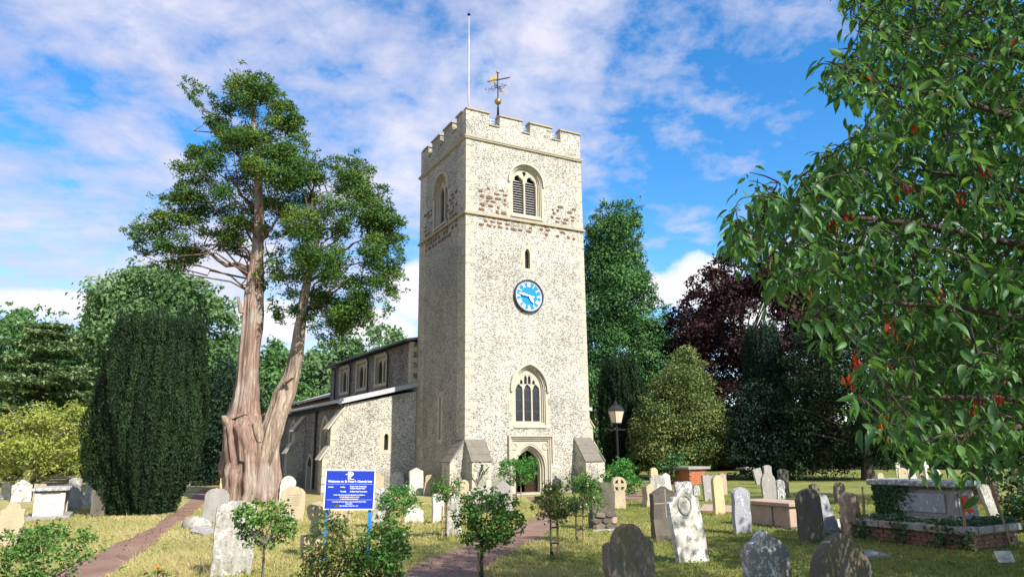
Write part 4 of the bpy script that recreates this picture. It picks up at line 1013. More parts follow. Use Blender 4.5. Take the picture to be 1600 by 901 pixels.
# stone wheel cross on a stepped base beside the sign
e = root_at('cross_monument', 491, 869, 'weathered stone cross with ring head on a square base left of the notice board', 'cross', -4)
gy = gnd(491, 869)[1]; sc = gy / FOC
MB().box(-.24, .24, -.24, .24, -.1, .38).build('base_block', M['g_tan'], e, bevel=.02)
MB().prism([[(-.11, .38), (.11, .38), (.075, .70), (-.075, .70)]], -.08, .08).build('shaft', M['g_tan'], e, bevel=.012)
R = .17; cc = [(R * math.cos(a) * (1.12 if int(q / 3) % 2 else 1), .82 + R * math.sin(a) * (1.12 if int(q / 3) % 2 else 1)) for q, a in enumerate(np.linspace(0, 2 * math.pi, 25)[:-1])]
MB().prism([cc] + [[(R * r_ * math.cos(a0 + da), .82 + R * r_ * math.sin(a0 + da)) for r_, da in ((.3, 0), (.62, -.5), (.66, 0), (.62, .5))] for a0 in [math.pi / 4 + q * math.pi / 2 for q in range(4)]], -.06, .06).build('ring_head', M['g_tan'], e, bevel=.008)
# white marble cross and small urn far right
e = root_at('cross_monument', 1448, 752, 'small white marble cross far beyond the ivy-clad tomb', 'cross', 0)
MB().box(-.09, .09, -.07, .07, -.1, 1.15).build('upright', M['g_white'], e, bevel=.01); MB().box(-.32, .32, -.068, .068, .72, .9).build('arm', M['g_white'], e, bevel=.01)
MB().box(-.3, .3, -.3, .3, -.1, .16).build('base_block', M['g_white'], e, bevel=.02)
# flat ledgers
for (pts, label, mat) in ((((296, 833), (318, 838), (342, 832), (312, 818)), 'broken flat ledger slab beside the left path under the grey gravestone', 'g_lich'),
                     (((1352, 874), (1390, 872), (1362, 864), (1343, 866)), 'flat stone ledger in the grass behind the black pointed gravestone', 'g_grey'),
                     (((1092, 800), (1147, 803), (1150, 793), (1100, 790)), 'flat stone ledger behind the blue-grey rounded gravestone', 'g_pink'),
                     (((1310, 826), (1345, 826), (1335, 814), (1308, 814)), 'pale flat ledger in sun between leaning stones on the right', 'g_white')):
    P = [gnd(*p) for p in pts]; c = np.mean(P, 0)
    MB().prism([[(p[0] - c[0], p[1] - c[1]) for p in P]], -.03, .07, lambda x, d, y: (x, y, d)).build('ledger_slab', M[mat], None, bevel=.015, loc=(c[0], c[1], 0))
    o = bpy.context.scene.objects[-1] if False else [q for q in COL.objects if q.name.startswith('ledger_slab') and 'label' not in q][0]
    tag(o, label, 'ledger stone')
fs = MB().lathe([(.02, -.06), (.30, -.05), (.34, .04), (.30, .13), (.20, .20), (.08, .235), (.01, .24)], 14)
rf_ = random.Random(2); fs.xf(lambda x, y, z: (x * 1.15 * (1 + .14 * math.sin(9 * y + 4 * z)), y * .75 * (1 + .16 * math.sin(8 * x)), z * (1 + .25 * math.sin(5 * x + 2)))); fs.build('fallen_stone', M['g_lich'], None, True, loc=(*gnd(306, 824), 0))
tag([q for q in COL.objects if q.name == 'fallen_stone'][0], 'small pale fallen stone lump beside the left path', 'stone')

# ================================================================ chest tombs  (local x = E1 away right, local y = E2 away left)
def chest(name, corner, label, Ls, Ws, H, mat, plinth=.14, turn=0):
    x, y = gnd(*corner); e = empty(name, (x, y, 0), TH + math.radians(turn)); tag(e, label, 'tomb'); GPOS.append((x, y + .8, 1.6)); return e
e = chest('chest_tomb', (51, 812), 'pale stone chest tomb with a thick moulded lid at the left', 1.7, .8, .9, 'g_white')
L, W, H = 1.75, .75, .80
MB().box(-.22, W + .22, -.2, L + .2, -.1, .10).build('plinth', M['g_grey'], e, bevel=.02)
MB().box(.0, W, .0, L, .10, H).build('body', M['g_white'], e)
for (x0, y0) in ((-.03, -.03), (W - .12, -.03), (-.03, L - .12), (W - .12, L - .12)): MB().box(x0, x0 + .15, y0, y0 + .15, .10, H - .004).build('corner_pilaster', M['g_white'], e, bevel=.01)
MB().box(-.06, W + .06, -.06, L + .06, H, H + .05).build('lid_moulding', M['g_dark'], e); MB().box(-.13, W + .13, -.13, L + .13, H + .05, H + .14).build('lid', M['g_silver'], e, bevel=.02)
e = chest('chest_tomb', (1236, 827), 'low sandstone chest tomb with a plain pale lid between gravestones on the right', 1.5, .7, .55, 'g_pink')
L, W, H = 1.45, .8, .52
MB().box(0, W, 0, L, -.1, H).build('body', M['g_pink'], e, bevel=.02); MB().box(-.012, .02, .5, .53, .06, H - .02).build('joint', M['g_dark'], e)
MB().box(-.07, W + .07, -.07, L + .07, H, H + .09).build('lid', M['g_pink'], e, bevel=.015)
MB().box(-.05, W + .05, -.05, L + .05, -.1, .06).build('plinth', M['g_dark'], e, bevel=.02)
# large tomb on brick platform
e = chest('ivy_clad_chest_tomb', (1515, 861), 'large grey chest tomb with ivy standing on a low brick platform', 3, 2, 1, 'g_grey')
PL, PW, PH = 2.75, 1.75, .42
MB().box(.03, PW - .03, .03, PL - .03, -.1, PH - .14).build('platform_core', M['mortar'], e)
bk = [MB().box(0, .215 - .012, 0, .1, 0, .065).mesh('brick', M['brick']) for _ in range(1)]
rb = random.Random(9)
for c in range(4):
    z = .02 + c * .076
    n = int(PL / .225)
    for k in range(n):
        o = link('brick', bk[0], e); o.location = (rb.uniform(-.012, .008), (k + 1) * .225 + (.11 if c % 2 else 0) - .12, z); o.rotation_euler = (0, rb.uniform(-.03, .03), -math.pi / 2 + rb.uniform(-.03, .03)); o.scale = (1, 1, rb.uniform(.9, 1.05))
    for k in range(int(PW / .225)):
        o = link('brick', bk[0], e); o.location = (k * .225 + (.09 if c % 2 else 0), rb.uniform(-.012, .008), z); o.rotation_euler = (0, rb.uniform(-.02, .02), rb.uniform(-.03, .03)); o.scale = (1, 1, rb.uniform(.9, 1.05))
y = -.05
for k in range(6):
    w = rb.uniform(.38, .55); MB().box(-.06 + rb.uniform(-.01, .01), .28, y, min(y + w - .015, PL + .05), PH - .135, PH).build('coping_slab', M['g_pink'] if k % 2 else M['g_grey'], e, bevel=.015); y += w
x = .30
for k in range(3):
    w = .5; MB().box(x, min(x + w - .015, PW + .06), -.06, .28, PH - .135, PH - .004).build('coping_slab', M['g_grey'], e, bevel=.015); x += w
MB().box(.26, PW, .26, PL, PH - .13, PH - .03).build('platform_bed', M['mortar'], e)
ox, oy, L, W = .45, .45, 1.62, .72
MB().box(ox - .1, ox + W + .1, oy - .1, oy + L + .1, PH - .02, PH + .11).build('plinth', M['g_grey'], e, bevel=.02)
# tapering body
z0, z1, tp = PH + .11, PH + .64, .05
vs = [(ox - tp, oy - tp, z0), (ox + W + tp, oy - tp, z0), (ox + W + tp, oy + L + tp, z0), (ox - tp, oy + L + tp, z0), (ox, oy, z1), (ox + W, oy, z1), (ox + W, oy + L, z1), (ox, oy + L, z1)]
MB().add(vs, [(0, 3, 2, 1), (4, 5, 6, 7), (0, 1, 5, 4), (1, 2, 6, 5), (2, 3, 7, 6), (3, 0, 4, 7)]).build('body', M['g_grey'], e, bevel=.015)
MB().box(ox - .07, ox - .025, oy + .12, oy + L - .12, z0 + .08, z1 - .08).build('side_panel', M['g_blue'], e, bevel=.015)
MB().prism([arch(ox + W / 2, .26, z0 + .04, z0 + .26, z0 + .48)], oy - .06, oy - .02).build('end_panel', M['g_blue'], e, bevel=.015)
MB().box(ox - .05, ox + W + .05, oy - .05, oy + L + .05, z1, z1 + .05).build('lid_moulding', M['g_dark'], e); MB().box(ox - .13, ox + W + .13, oy - .13, oy + L + .13, z1 + .05, z1 + .16).build('lid', M['g_silver'], e, bevel=.03)
TOMB = (e, ox, oy, L, W, PH, z0, z1)
# red brick tomb far right of tower
bx, by = gnd(1078, 757); e = empty('brick_tomb', (bx, by, 0), TH); tag(e, 'red brick tomb with a grey stone lid under the variegated holly', 'tomb')
MB().box(.02, 1.3, .02, 2.2, -.1, .8).build('core', M['mortar'], e)
bm_ = MB().box(0, .34, 0, .12, 0, .10).mesh('brick', M['brick_red'])
for c in range(7):
    z = .02 + c * .113
    for k in range(6):
        o = link('brick', bm_, e); o.location = (rb.uniform(-.01, .01), (k + 1) * .36 + (.1 if c % 2 else 0) - .05, z); o.rotation_euler = (0, 0, -math.pi / 2)
    for k in range(3):
        o = link('brick', bm_, e); o.location = (k * .36 + (.12 if c % 2 else .02), rb.uniform(-.01, .01), z)
MB().box(-.15, 1.45, -.15, 2.4, .81, .95).build('lid', M['g_grey'], e, bevel=.02)
bx, by = gnd(1088, 750); o = grave_mesh(.75, 1.55, .12, 'oval', 301).build('gravestone', M['g_pink'], None, bevel=.012, loc=(bx, by + 4, 0)); o.rotation_euler.z = TH
tag(o, 'brown gravestone rising just behind the red brick tomb', 'gravestone', 'gravestones in the churchyard')
bx, by = gnd(1172, 741); e2 = empty('table_tomb', (bx, by, 0), TH); tag(e2, 'far low table tomb with flat slab before the black trees', 'tomb')
MB().box(-.9, .9, -.5, .5, .35, .5).build('table_slab', M['g_grey'], e2, bevel=.02); MB().box(-.7, .7, -.35, .35, -.1, .35).build('support', M['g_dark'], e2)

# ================================================================ stakes, card, sign, lamp
def stake(top, base, label, Y=None):
    x, y = gnd(*base); t = atY(top[0], top[1], y); e = empty('wooden_stake', (x, y, 0)); tag(e, label, 'stake', 'wooden stakes round the ivy-clad tomb')
    MB().tube([(0, 0, -.15), ((t[0] - x) * .5, 0, t[2] * .5), (t[0] - x, 0, t[2])], [.03, .029, .027], 7).build('post', M['wood'], e)
    return e, t[0] - x, t[2]
stake((1348, 760), (1352, 841), 'upright wooden stake beside the leaning brown gravestone')
st, sx, sz = stake((1500, 767), (1514, 861), 'wooden stake leaning at the tomb corner, tied with orange cloth')
oc = MB()
pts = [(-.10, -.03), (.04, 0), (.09, -.14), (.13, -.34), (.08, -.30), (.03, -.36), (-.03, -.28), (-.10, -.33), (-.07, -.16)]
oc.prism([[(x, z) for x, z in pts]], -.012, .012).xf(lambda x, y, z: (x + sx * .92 + .06, y - .05 + .03 * math.sin(14 * x) + .04 * z, z + sz - .06)); oc.build('orange_ribbon', M['orange'], st, bevel=.006)
stake((1549, 757), (1581, 854), 'wooden stake leaning left at the far right beyond the tomb')
x, y = gnd(1574, 880); e = empty('notice_card', (x, y, 0), TH - .5); tag(e, 'small white printed card stuck low in the grass at the right', 'sign')
MB().box(-.14, .14, -.004, .004, .02, .19).xf(lambda a, b, c: (a, b + (c - .02) * .5, c)).build('card', M['g_white'], e)
MB().prism([[(-.06, .08), (-.02, .13), (.03, .10), (.07, .14), (.05, .07), (0, .06)]], -.010, -.006).xf(lambda a, b, c: (a, b + (c - .02) * .5, c)).build('printed_mark', M['g_blue'], e)
MB().tube([(0, .02, -.1), (0, .03, .08)], .008, 5).build('peg', M['iron'], e)
# white urn at the tomb's left end
x, y = gnd(1388, 818); e = empty('white_urn', (x, y, 0)); tag(e, 'small white urn on a stand at the left end of the ivy-clad tomb', 'urn')
MB().lathe([(.10, 0), (.10, .06), (.04, .12), (.035, .22), (.05, .25), (.11, .36), (.12, .46), (.08, .53), (.10, .56), (.06, .62), (.02, .66)], 14).build('body', M['white'], e, True)

# notice board
sgx, sgy = gnd(545, 862); Ys = 13.4
sl_, sr_ = atY(509, 735, Ys), atY(582, 733, Ys)
bot = atY(507, 795, Ys)
SW, SH = (sr_[0] - sl_[0]) / .985, sl_[2] - bot[2]
sg = empty('notice_board', ((sl_[0] + sr_[0]) / 2, Ys, 0), math.radians(8)); sg.rotation_euler = (0, math.radians(1.2), math.radians(8))
tag(sg, 'blue church notice board with white lettering on two bright blue posts', 'sign')
zb = bot[2]; hw = SW / 2
MB().box(-hw, hw, -.012, .012, zb, zb + SH).build('panel', M['sign_blue'], sg)
fr = MB().prism([rect(-hw - .015, hw + .015, zb - .015, zb + SH + .015), rect(-hw + .004, hw - .004, zb + .004, zb + SH - .004)], -.02, .02); fr.build('frame', M['sign_white'], sg)
for px in (-hw + .05, hw - .06): MB().box(px - .03, px + .03, .022, .08, -.2, zb + SH - .05).build('post', M['post_blue'], sg, bevel=.006)
def txt(body, x, z, size, align='CENTER', bold=.0):
    me = text_mesh(body, size, M['sign_white'], .0012, align, bold); o = link('lettering', me, sg); o.location = (x, -.0145, z); o.rotation_euler = (math.pi / 2, 0, 0); return o
zt = zb + SH
k = SW / .98
txt("Welcome to St Peter's Church Iver", 0, zt - .235 * k, .062 * k, 'CENTER', .0016)
txt('Services', -hw + .05, zt - .335 * k, .032 * k, 'LEFT', .0012); txt('Sunday', -.19 * k, zt - .335 * k, .032 * k, 'LEFT', .0012)
txt('8.30am Holy Communion', .0, zt - .325 * k, .032 * k, 'LEFT', .0012); txt('10.30am Morning Praise', .0, zt - .365 * k, .032 * k, 'LEFT', .0012)
txt('Thursday', -.19 * k, zt - .425 * k, .032 * k, 'LEFT', .0012); txt('12.30pm Holy Communion', .0, zt - .425 * k, .032 * k, 'LEFT', .0012)
for i, s in enumerate(('Details of all services and other information are available on', 'our Parish Magazine and at the church', 'or from the church notice boards')): txt(s, 0, zt - (.49 + .04 * i) * k, .026 * k, 'CENTER', .001)
for i, s in enumerate(('For further information please contact the Parish Church Office', 'Parish Office', 'Open Monday to Friday 9am - 1pm')): txt(s, 0, zt - (.625 + .04 * i) * k, .026 * k, 'CENTER', .001)
txt('Safe and Welcoming', 0, zt - .785 * k, .026 * k, 'CENTER', .001)
for z in (.27, .58): MB().box(-hw + .03, hw - .03, -.0165, -.0125, zt - z * k, zt - z * k + .003).build('rule_line', M['sign_white'], sg)
lg = MB().box(-.045, -.02, -.017, -.012, zt - .155, zt - .02).box(-.09, .02, -.0172, -.0121, zt - .075, zt - .06)
lg.prism([[(-.02 + .075 * math.cos(a), zt - .062 + .045 * math.sin(a)) for a in np.linspace(-math.pi / 2, math.pi / 2, 12)] + [(-.02 + .055 * math.cos(a), zt - .062 + .03 * math.sin(a)) for a in np.linspace(math.pi / 2, -math.pi / 2, 12)]], -.0168, -.0122)
lg.box(-.005, .008, -.0175, -.0124, zt - .155, zt - .03).box(-.005, .07, -.0177, -.0126, zt - .16, zt - .15)
lg.build('emblem', M['sign_white'], sg)

# lamp post
Yl = 30.5; lx = atY(966, 720, Yl)[0]; lz = lambda py: atY(965, py, Yl)[2]
lp = empty('lamp_post', (lx, Yl, 0)); tag(lp, 'old black lamp post with a lantern right of the tower', 'lamp post')
MB().lathe([(.09, 0), (.09, .5), (.06, .6), (.045, .8), (.04, lz(662)), (.03, lz(660))], 10).build('column', M['iron'], lp)
bz = lz(671)
MB().tube([(-.36, 0, bz + .03), (-.30, 0, bz - .01), (0, 0, bz), (.30, 0, bz - .01), (.36, 0, bz + .03)], [.01, .03, .03, .03, .01], 7).build('ladder_bar', M['iron'], lp)
for s in (-1, 1): MB().tube([(s * (.04 + .12 * t), 0, bz + .03 + .05 * math.sin(math.pi * t)) for t in np.linspace(0, 1, 8)], .014, 5).build('scroll', M['iron'], lp)
z0, z1 = lz(660), lz(642)
vs = [(sx * w, sy * w, z) for z, w in ((z0, .15), (z1, .24)) for sx, sy in ((-1, -1), (1, -1), (1, 1), (-1, 1))]
ln = MB().add(vs, [(0, 1, 5, 4), (1, 2, 6, 5), (2, 3, 7, 6), (3, 0, 4, 7), (0, 3, 2, 1), (4, 5, 6, 7)]).build('lantern_glass', M['lampglass'], lp); ln.rotation_euler.z = .5
fr = MB()
for sx, sy in ((-1, -1), (1, -1), (1, 1), (-1, 1)): fr.tube([(sx * .15, sy * .15, z0), (sx * .245, sy * .245, z1)], .014, 5)
fr.box(-.255, .255, -.255, .255, z1, z1 + .04).box(-.16, .16, -.16, .16, z0 - .04, z0)
fr.add([(sx * w, sy * w, z) for z, w in ((z1 + .04, .26), (z1 + .26, .10)) for sx, sy in ((-1, -1), (1, -1), (1, 1), (-1, 1))], [(0, 1, 5, 4), (1, 2, 6, 5), (2, 3, 7, 6), (3, 0, 4, 7), (4, 5, 6, 7)])
fr.lathe([(.08, 0), (.1, .04), (.05, .1), (.06, .15), (.01, .2)], 8, (0, 0, z1 + .26))
q = fr.build('lantern_frame', M['iron'], lp); q.rotation_euler.z = .5
# ================================================================ foliage tools
def leaf_cloud(name, P, Nn, size, aspect, rnd, mat, parent, rs, droop=0.0, dirs=None, fold=.18):
    """many small folded leaf faces in one mesh; rnd is a per-leaf value the material turns into colour"""
    n = len(P); P = np.asarray(P, np.float64); Nn = np.asarray(Nn, np.float64)
    Nn = Nn / (np.linalg.norm(Nn, axis=1, keepdims=True) + 1e-9)
    t = rs.normal(size=(n, 3)) if dirs is None else dirs + rs.normal(size=(n, 3)) * .35
    t[:, 2] -= droop
    t -= Nn * (t * Nn).sum(1, keepdims=True); t /= np.linalg.norm(t, axis=1, keepdims=True) + 1e-9
    b = np.cross(Nn, t); L = (np.asarray(size) * rs.uniform(.65, 1.3, n))[:, None]; W = L * aspect * .5
    mid = P + t * L * .45
    v = np.empty((n, 4, 3)); v[:, 0] = P; v[:, 1] = mid + b * W + Nn * L * fold; v[:, 2] = P + t * L - Nn * L * fold * .4; v[:, 3] = mid - b * W + Nn * L * fold
    me = bpy.data.meshes.new(name); me.vertices.add(4 * n); me.vertices.foreach_set('co', v.ravel().astype(np.float32))
    me.loops.add(4 * n); me.loops.foreach_set('vertex_index', np.arange(4 * n, dtype=np.int32)); me.polygons.add(n)
    me.polygons.foreach_set('loop_start', np.arange(0, 4 * n, 4, dtype=np.int32)); me.update(calc_edges=True)
    a = me.attributes.new('rnd', 'FLOAT', 'FACE'); a.data.foreach_set('value', np.clip(rnd, 0, 1).astype(np.float32))
    me.materials.append(mat); return link(name, me, parent)
def sphere_dirs(rs, n):
    d = rs.normal(size=(n, 3)); return d / np.linalg.norm(d, axis=1, keepdims=True)
def inpoly(pts, poly):
    x, y = pts[:, 0], pts[:, 1]; c = np.zeros(len(pts), bool); k = len(poly)
    for i in range(k):
        (x0, y0), (x1, y1) = poly[i], poly[(i + 1) % k]
        m = ((y0 > y) != (y1 > y)) & (x < (x1 - x0) * (y - y0) / (y1 - y0 + 1e-12) + x0); c ^= m
    return c
def edist(pts, poly):
    d = np.full(len(pts), 1e9); k = len(poly)
    for i in range(k):
        a, b = np.array(poly[i]), np.array(poly[(i + 1) % k]); ab = b - a
        t = np.clip(((pts - a) @ ab) / (ab @ ab + 1e-12), 0, 1); d = np.minimum(d, np.linalg.norm(pts - (a + t[:, None] * ab), axis=1))
    return d
def outline(poly_px, Y):
    return [(lambda q: (q[0], q[2]))(atY(px, py, Y)) for px, py in poly_px]
def clumps(poly, Y, n, rmin, rmax, rs, depth=1.0, maxdepth=99, fringe=.8):
    """clump centres filling a crown: the silhouette (metres, in the tree's own plane) swells in depth like a round crown"""
    poly = [tuple(p) for p in poly]; A_ = np.array(poly); lo, hi = A_.min(0), A_.max(0)
    pts = rs.uniform(lo, hi, (n * 8, 2)); pts = pts[inpoly(pts, poly)][:n * 2]
    d = edist(pts, poly)
    keep = rs.rand(len(pts)) < np.clip(1.15 - d / (d.max() + 1e-9) * .5, .3, 1); pts, d = pts[keep][:n], d[keep][:n]
    r = np.clip(d * .9, rmin, rmax) * rs.uniform(.8, 1.15, len(d))
    dm = np.minimum(np.sqrt(np.maximum(d, .05) * d.max()) * 1.15 * depth, maxdepth)
    yy = Y + rs.uniform(-1, 1, len(d)) * dm
    C = np.stack([pts[:, 0], yy, pts[:, 1]], 1)
    # ragged fringe: small sprays that break the outline
    nf = int(n * fringe); L_ = np.linalg.norm(np.roll(A_, -1, 0) - A_, axis=1); k = rs.choice(len(A_), nf, p=L_ / L_.sum()); t = rs.rand(nf)[:, None]
    q = A_[k] * (1 - t) + np.roll(A_, -1, 0)[k] * t; cen = A_.mean(0); out = q - cen; out /= np.linalg.norm(out, axis=1, keepdims=True) + 1e-9
    q = q + out * rs.uniform(-1.2, .55, nf)[:, None] * rmin; rf = rs.uniform(.35, .7, nf) * rmin
    C = np.concatenate([C, np.stack([q[:, 0], Y + rs.normal(size=nf) * rmax * .8, q[:, 1]], 1)]); r = np.concatenate([r, rf])
    return C, r
def clump_leaves(C, R, per, rs, flat=.75, up=.35, shell=.55, jit=.7):
    """leaf positions and normals on the shells of the clumps; per = leaves per square metre of clump"""
    ns = np.maximum(6, (per * R * R * rs.uniform(.75, 1.25, len(R))).astype(int)); idx = np.repeat(np.arange(len(R)), ns); n = len(idx)
    d = sphere_dirs(rs, n); d[:, 2] = np.where((d[:, 2] < -.3) & (rs.rand(n) < .6), -d[:, 2], d[:, 2])
    rad = (shell + (1 - shell) * rs.rand(n) ** .6) * (1 + .22 * rs.normal(size=n).clip(-1.5, 1.8))
    off = d * (R[idx] * rad)[:, None]; off[:, 2] *= flat
    nn_ = d + rs.normal(size=(n, 3)) * jit; nn_[:, 2] += up
    cr = rs.rand(len(R))
    return C[idx] + off, nn_, .5 * cr[idx] + .5 * rs.rand(n), d
def limb_mesh(mb, a, b, r0, r1, rs, sag=.0, n=6, seg=6, wob=.04):
    a, b = np.array(a, float), np.array(b, float); L = np.linalg.norm(b - a); p = []
    for t in np.linspace(0, 1, seg):
        q = a + (b - a) * t; q[2] += sag * L * math.sin(math.pi * t); q += rs.normal(size=3) * wob * L * math.sin(math.pi * t) * .5; p.append(tuple(q))
    mb.tube(p, [r0 + (r1 - r0) * t ** .8 for t in np.linspace(0, 1, seg)], n, False)
def tree(name, label, cat, poly_px, Y, mat, n, rmin, rmax, per, size, aspect, bark='bark', seed=1, depth=1.0, base=None, trunk_r=.35, limbs=18, flat=.75, up=.35, droop=0., group=None, maxdepth=99, jit=.7, trunk_top=.75):
    rs = np.random.RandomState(seed); P = outline(poly_px, Y)
    C, R = clumps(P, Y, n, rmin, rmax, rs, depth, maxdepth)
    bx = base if base is not None else float(np.mean([p[0] for p in P])); top = max(p[1] for p in P)
    e = empty(name, (bx, Y, 0)); tag(e, label, cat, group)
    L, Nn, rnd, d = clump_leaves(C - np.array([bx, Y, 0]), R, per, rs, flat, up, jit=jit)
    keep = L[:, 2] > .05
    leaf_cloud('crown', L[keep], Nn[keep], size, aspect, rnd[keep], M[mat], e, rs, droop)
    tb = MB(); ht = top * trunk_top
    tb.tube([(rs.normal() * .05 * trunk_r * k, rs.normal() * .05 * trunk_r * k, -.2 + (ht + .2) * k / 7) for k in range(8)], [trunk_r * (1.25 if k == 0 else 1 - .11 * k) for k in range(8)], 9, False)
    for i in rs.choice(len(C), min(limbs, len(C)), False):
        c = C[i] - np.array([bx, Y, 0]); z0 = min(max(c[2] * .55, ht * .15), ht * .9)
        limb_mesh(tb, (0, 0, z0), c, trunk_r * .32 * (1 - z0 / (ht * 1.3)), .03, rs, .05)
    tb.build('trunk', M[bark], e, True)
    return e

# ================================================================ background trees, left
GT = 'trees behind the churchyard'
tree('broadleaf_tree', 'broad mid-green tree at the far left edge behind the cedar', 'tree', [(-110, 720), (-130, 560), (-70, 505), (0, 512), (40, 490), (85, 492), (112, 510), (125, 560), (140, 640), (130, 720)], 58, 'l_broad', 170, .8, 1.7, 120, .36, .62, seed=21, group=GT, trunk_r=.5)
tree('broadleaf_tree', 'small dark green tree between the far left tree and the tall broad one', 'tree', [(105, 720), (110, 560), (130, 520), (150, 500), (165, 475), (190, 480), (205, 540), (215, 720)], 56, 'l_broad', 110, .7, 1.4, 130, .34, .62, seed=22, group=GT, trunk_r=.4)
tree('broadleaf_tree', 'tallest broad green tree behind the clipped yew', 'tree', [(150, 720), (160, 600), (148, 480), (180, 445), (215, 430), (240, 420), (285, 425), (310, 440), (335, 455), (352, 490), (372, 530), (378, 600), (372, 720)], 54, 'l_broad2', 230, .8, 1.7, 130, .34, .62, seed=23, group=GT, trunk_r=.6)
tree('broadleaf_tree', 'rounded green tree showing between the two stems of the great yew', 'tree', [(330, 740), (340, 620), (385, 560), (410, 532), (430, 538), (445, 560), (480, 565), (490, 640), (490, 740)], 62, 'l_broad', 120, .8, 1.6, 120, .36, .62, seed=24, group=GT, trunk_r=.45)
tree('broadleaf_tree', 'leafy green tree rising behind the clerestory roof', 'tree', [(465, 740), (470, 600), (485, 560), (500, 545), (540, 535), (575, 520), (600, 518), (625, 525), (655, 540), (660, 740)], 66, 'l_broad2', 150, .8, 1.6, 120, .36, .62, seed=25, group=GT, trunk_r=.45)
tree('dark_evergreen', 'dark evergreen mass behind the left of the great yew trunk', 'tree', [(300, 760), (305, 640), (330, 600), (350, 560), (385, 580), (420, 610), (430, 690), (430, 760)], 46, 'l_dark', 110, .6, 1.2, 150, .26, .4, seed=26, group=GT, trunk_r=.3)
# cedar with flat tiers
def cedar():
    Y = 45; rs = np.random.RandomState(31); bx = atY(50, 700, Y)[0]
    e = empty('cedar_tree', (bx, Y, 0)); tag(e, 'pale green cedar with flat layered branches at the left', 'tree', GT)
    top = atY(50, 505, Y)[2]; tb = MB(); tb.tube([(0, 0, -.2), (.05, 0, top * .5), (.1, 0, top)], [.34, .24, .04], 9, False)
    P = []; Nn = []; z = atY(50, 690, Y)[2]
    while z < top:
        f = 1 - (z / top) ** 1.6; Lm = 1.0 + 3.9 * f
        for k in range(7):
            a = rs.uniform(0, 2 * math.pi); L = Lm * rs.uniform(.6, 1.1); tip = np.array([L * math.cos(a), L * math.sin(a), z + .25 + .03 * L])
            limb_mesh(tb, (0, 0, z), tip, .06, .015, rs, .03, 5, 5, .03)
            m = int(150 * L); t = rs.rand(m) ** .7; w = rs.normal(size=(m, 2)) * (.16 + .22 * t * L * .5)[:, None]
            q = np.stack([tip[0] * t + w[:, 0], tip[1] * t + w[:, 1], z + (tip[2] - z) * t + rs.normal(size=m) * .07 + .05 - .1 * (np.hypot(w[:, 0], w[:, 1]))], 1)
            P.append(q); nn_ = rs.normal(size=(m, 3)) * .45; nn_[:, 2] += 1; Nn.append(nn_)
        z += rs.uniform(.42, .7)
    P = np.concatenate(P); Nn = np.concatenate(Nn); leaf_cloud('crown', P, Nn, .30, .45, rs.rand(len(P)), M['l_cedar'], e, rs); tb.build('trunk', M['bark_grey'], e, True)
cedar()
tree('golden_tree', 'low golden-green spreading tree at the left behind the gravestones', 'tree', [(-60, 748), (-60, 690), (-10, 670), (30, 640), (70, 634), (110, 630), (142, 640), (150, 690), (148, 745), (90, 735), (60, 752), (20, 742)], 33, 'l_gold', 130, .28, .7, 330, .17, .42, seed=33, bark='bark_grey', trunk_r=.14, limbs=40, up=.2, droop=.4, group=GT, trunk_top=.55, maxdepth=2.4)
tree('round_bush', 'small round dark bush beside the far end of the left path', 'bush', [(264, 760), (262, 735), (272, 722), (290, 718), (304, 728), (302, 745), (285, 760)], 38, 'l_conif', 40, .2, .4, 330, .14, .4, seed=34, trunk_r=.06, limbs=4)

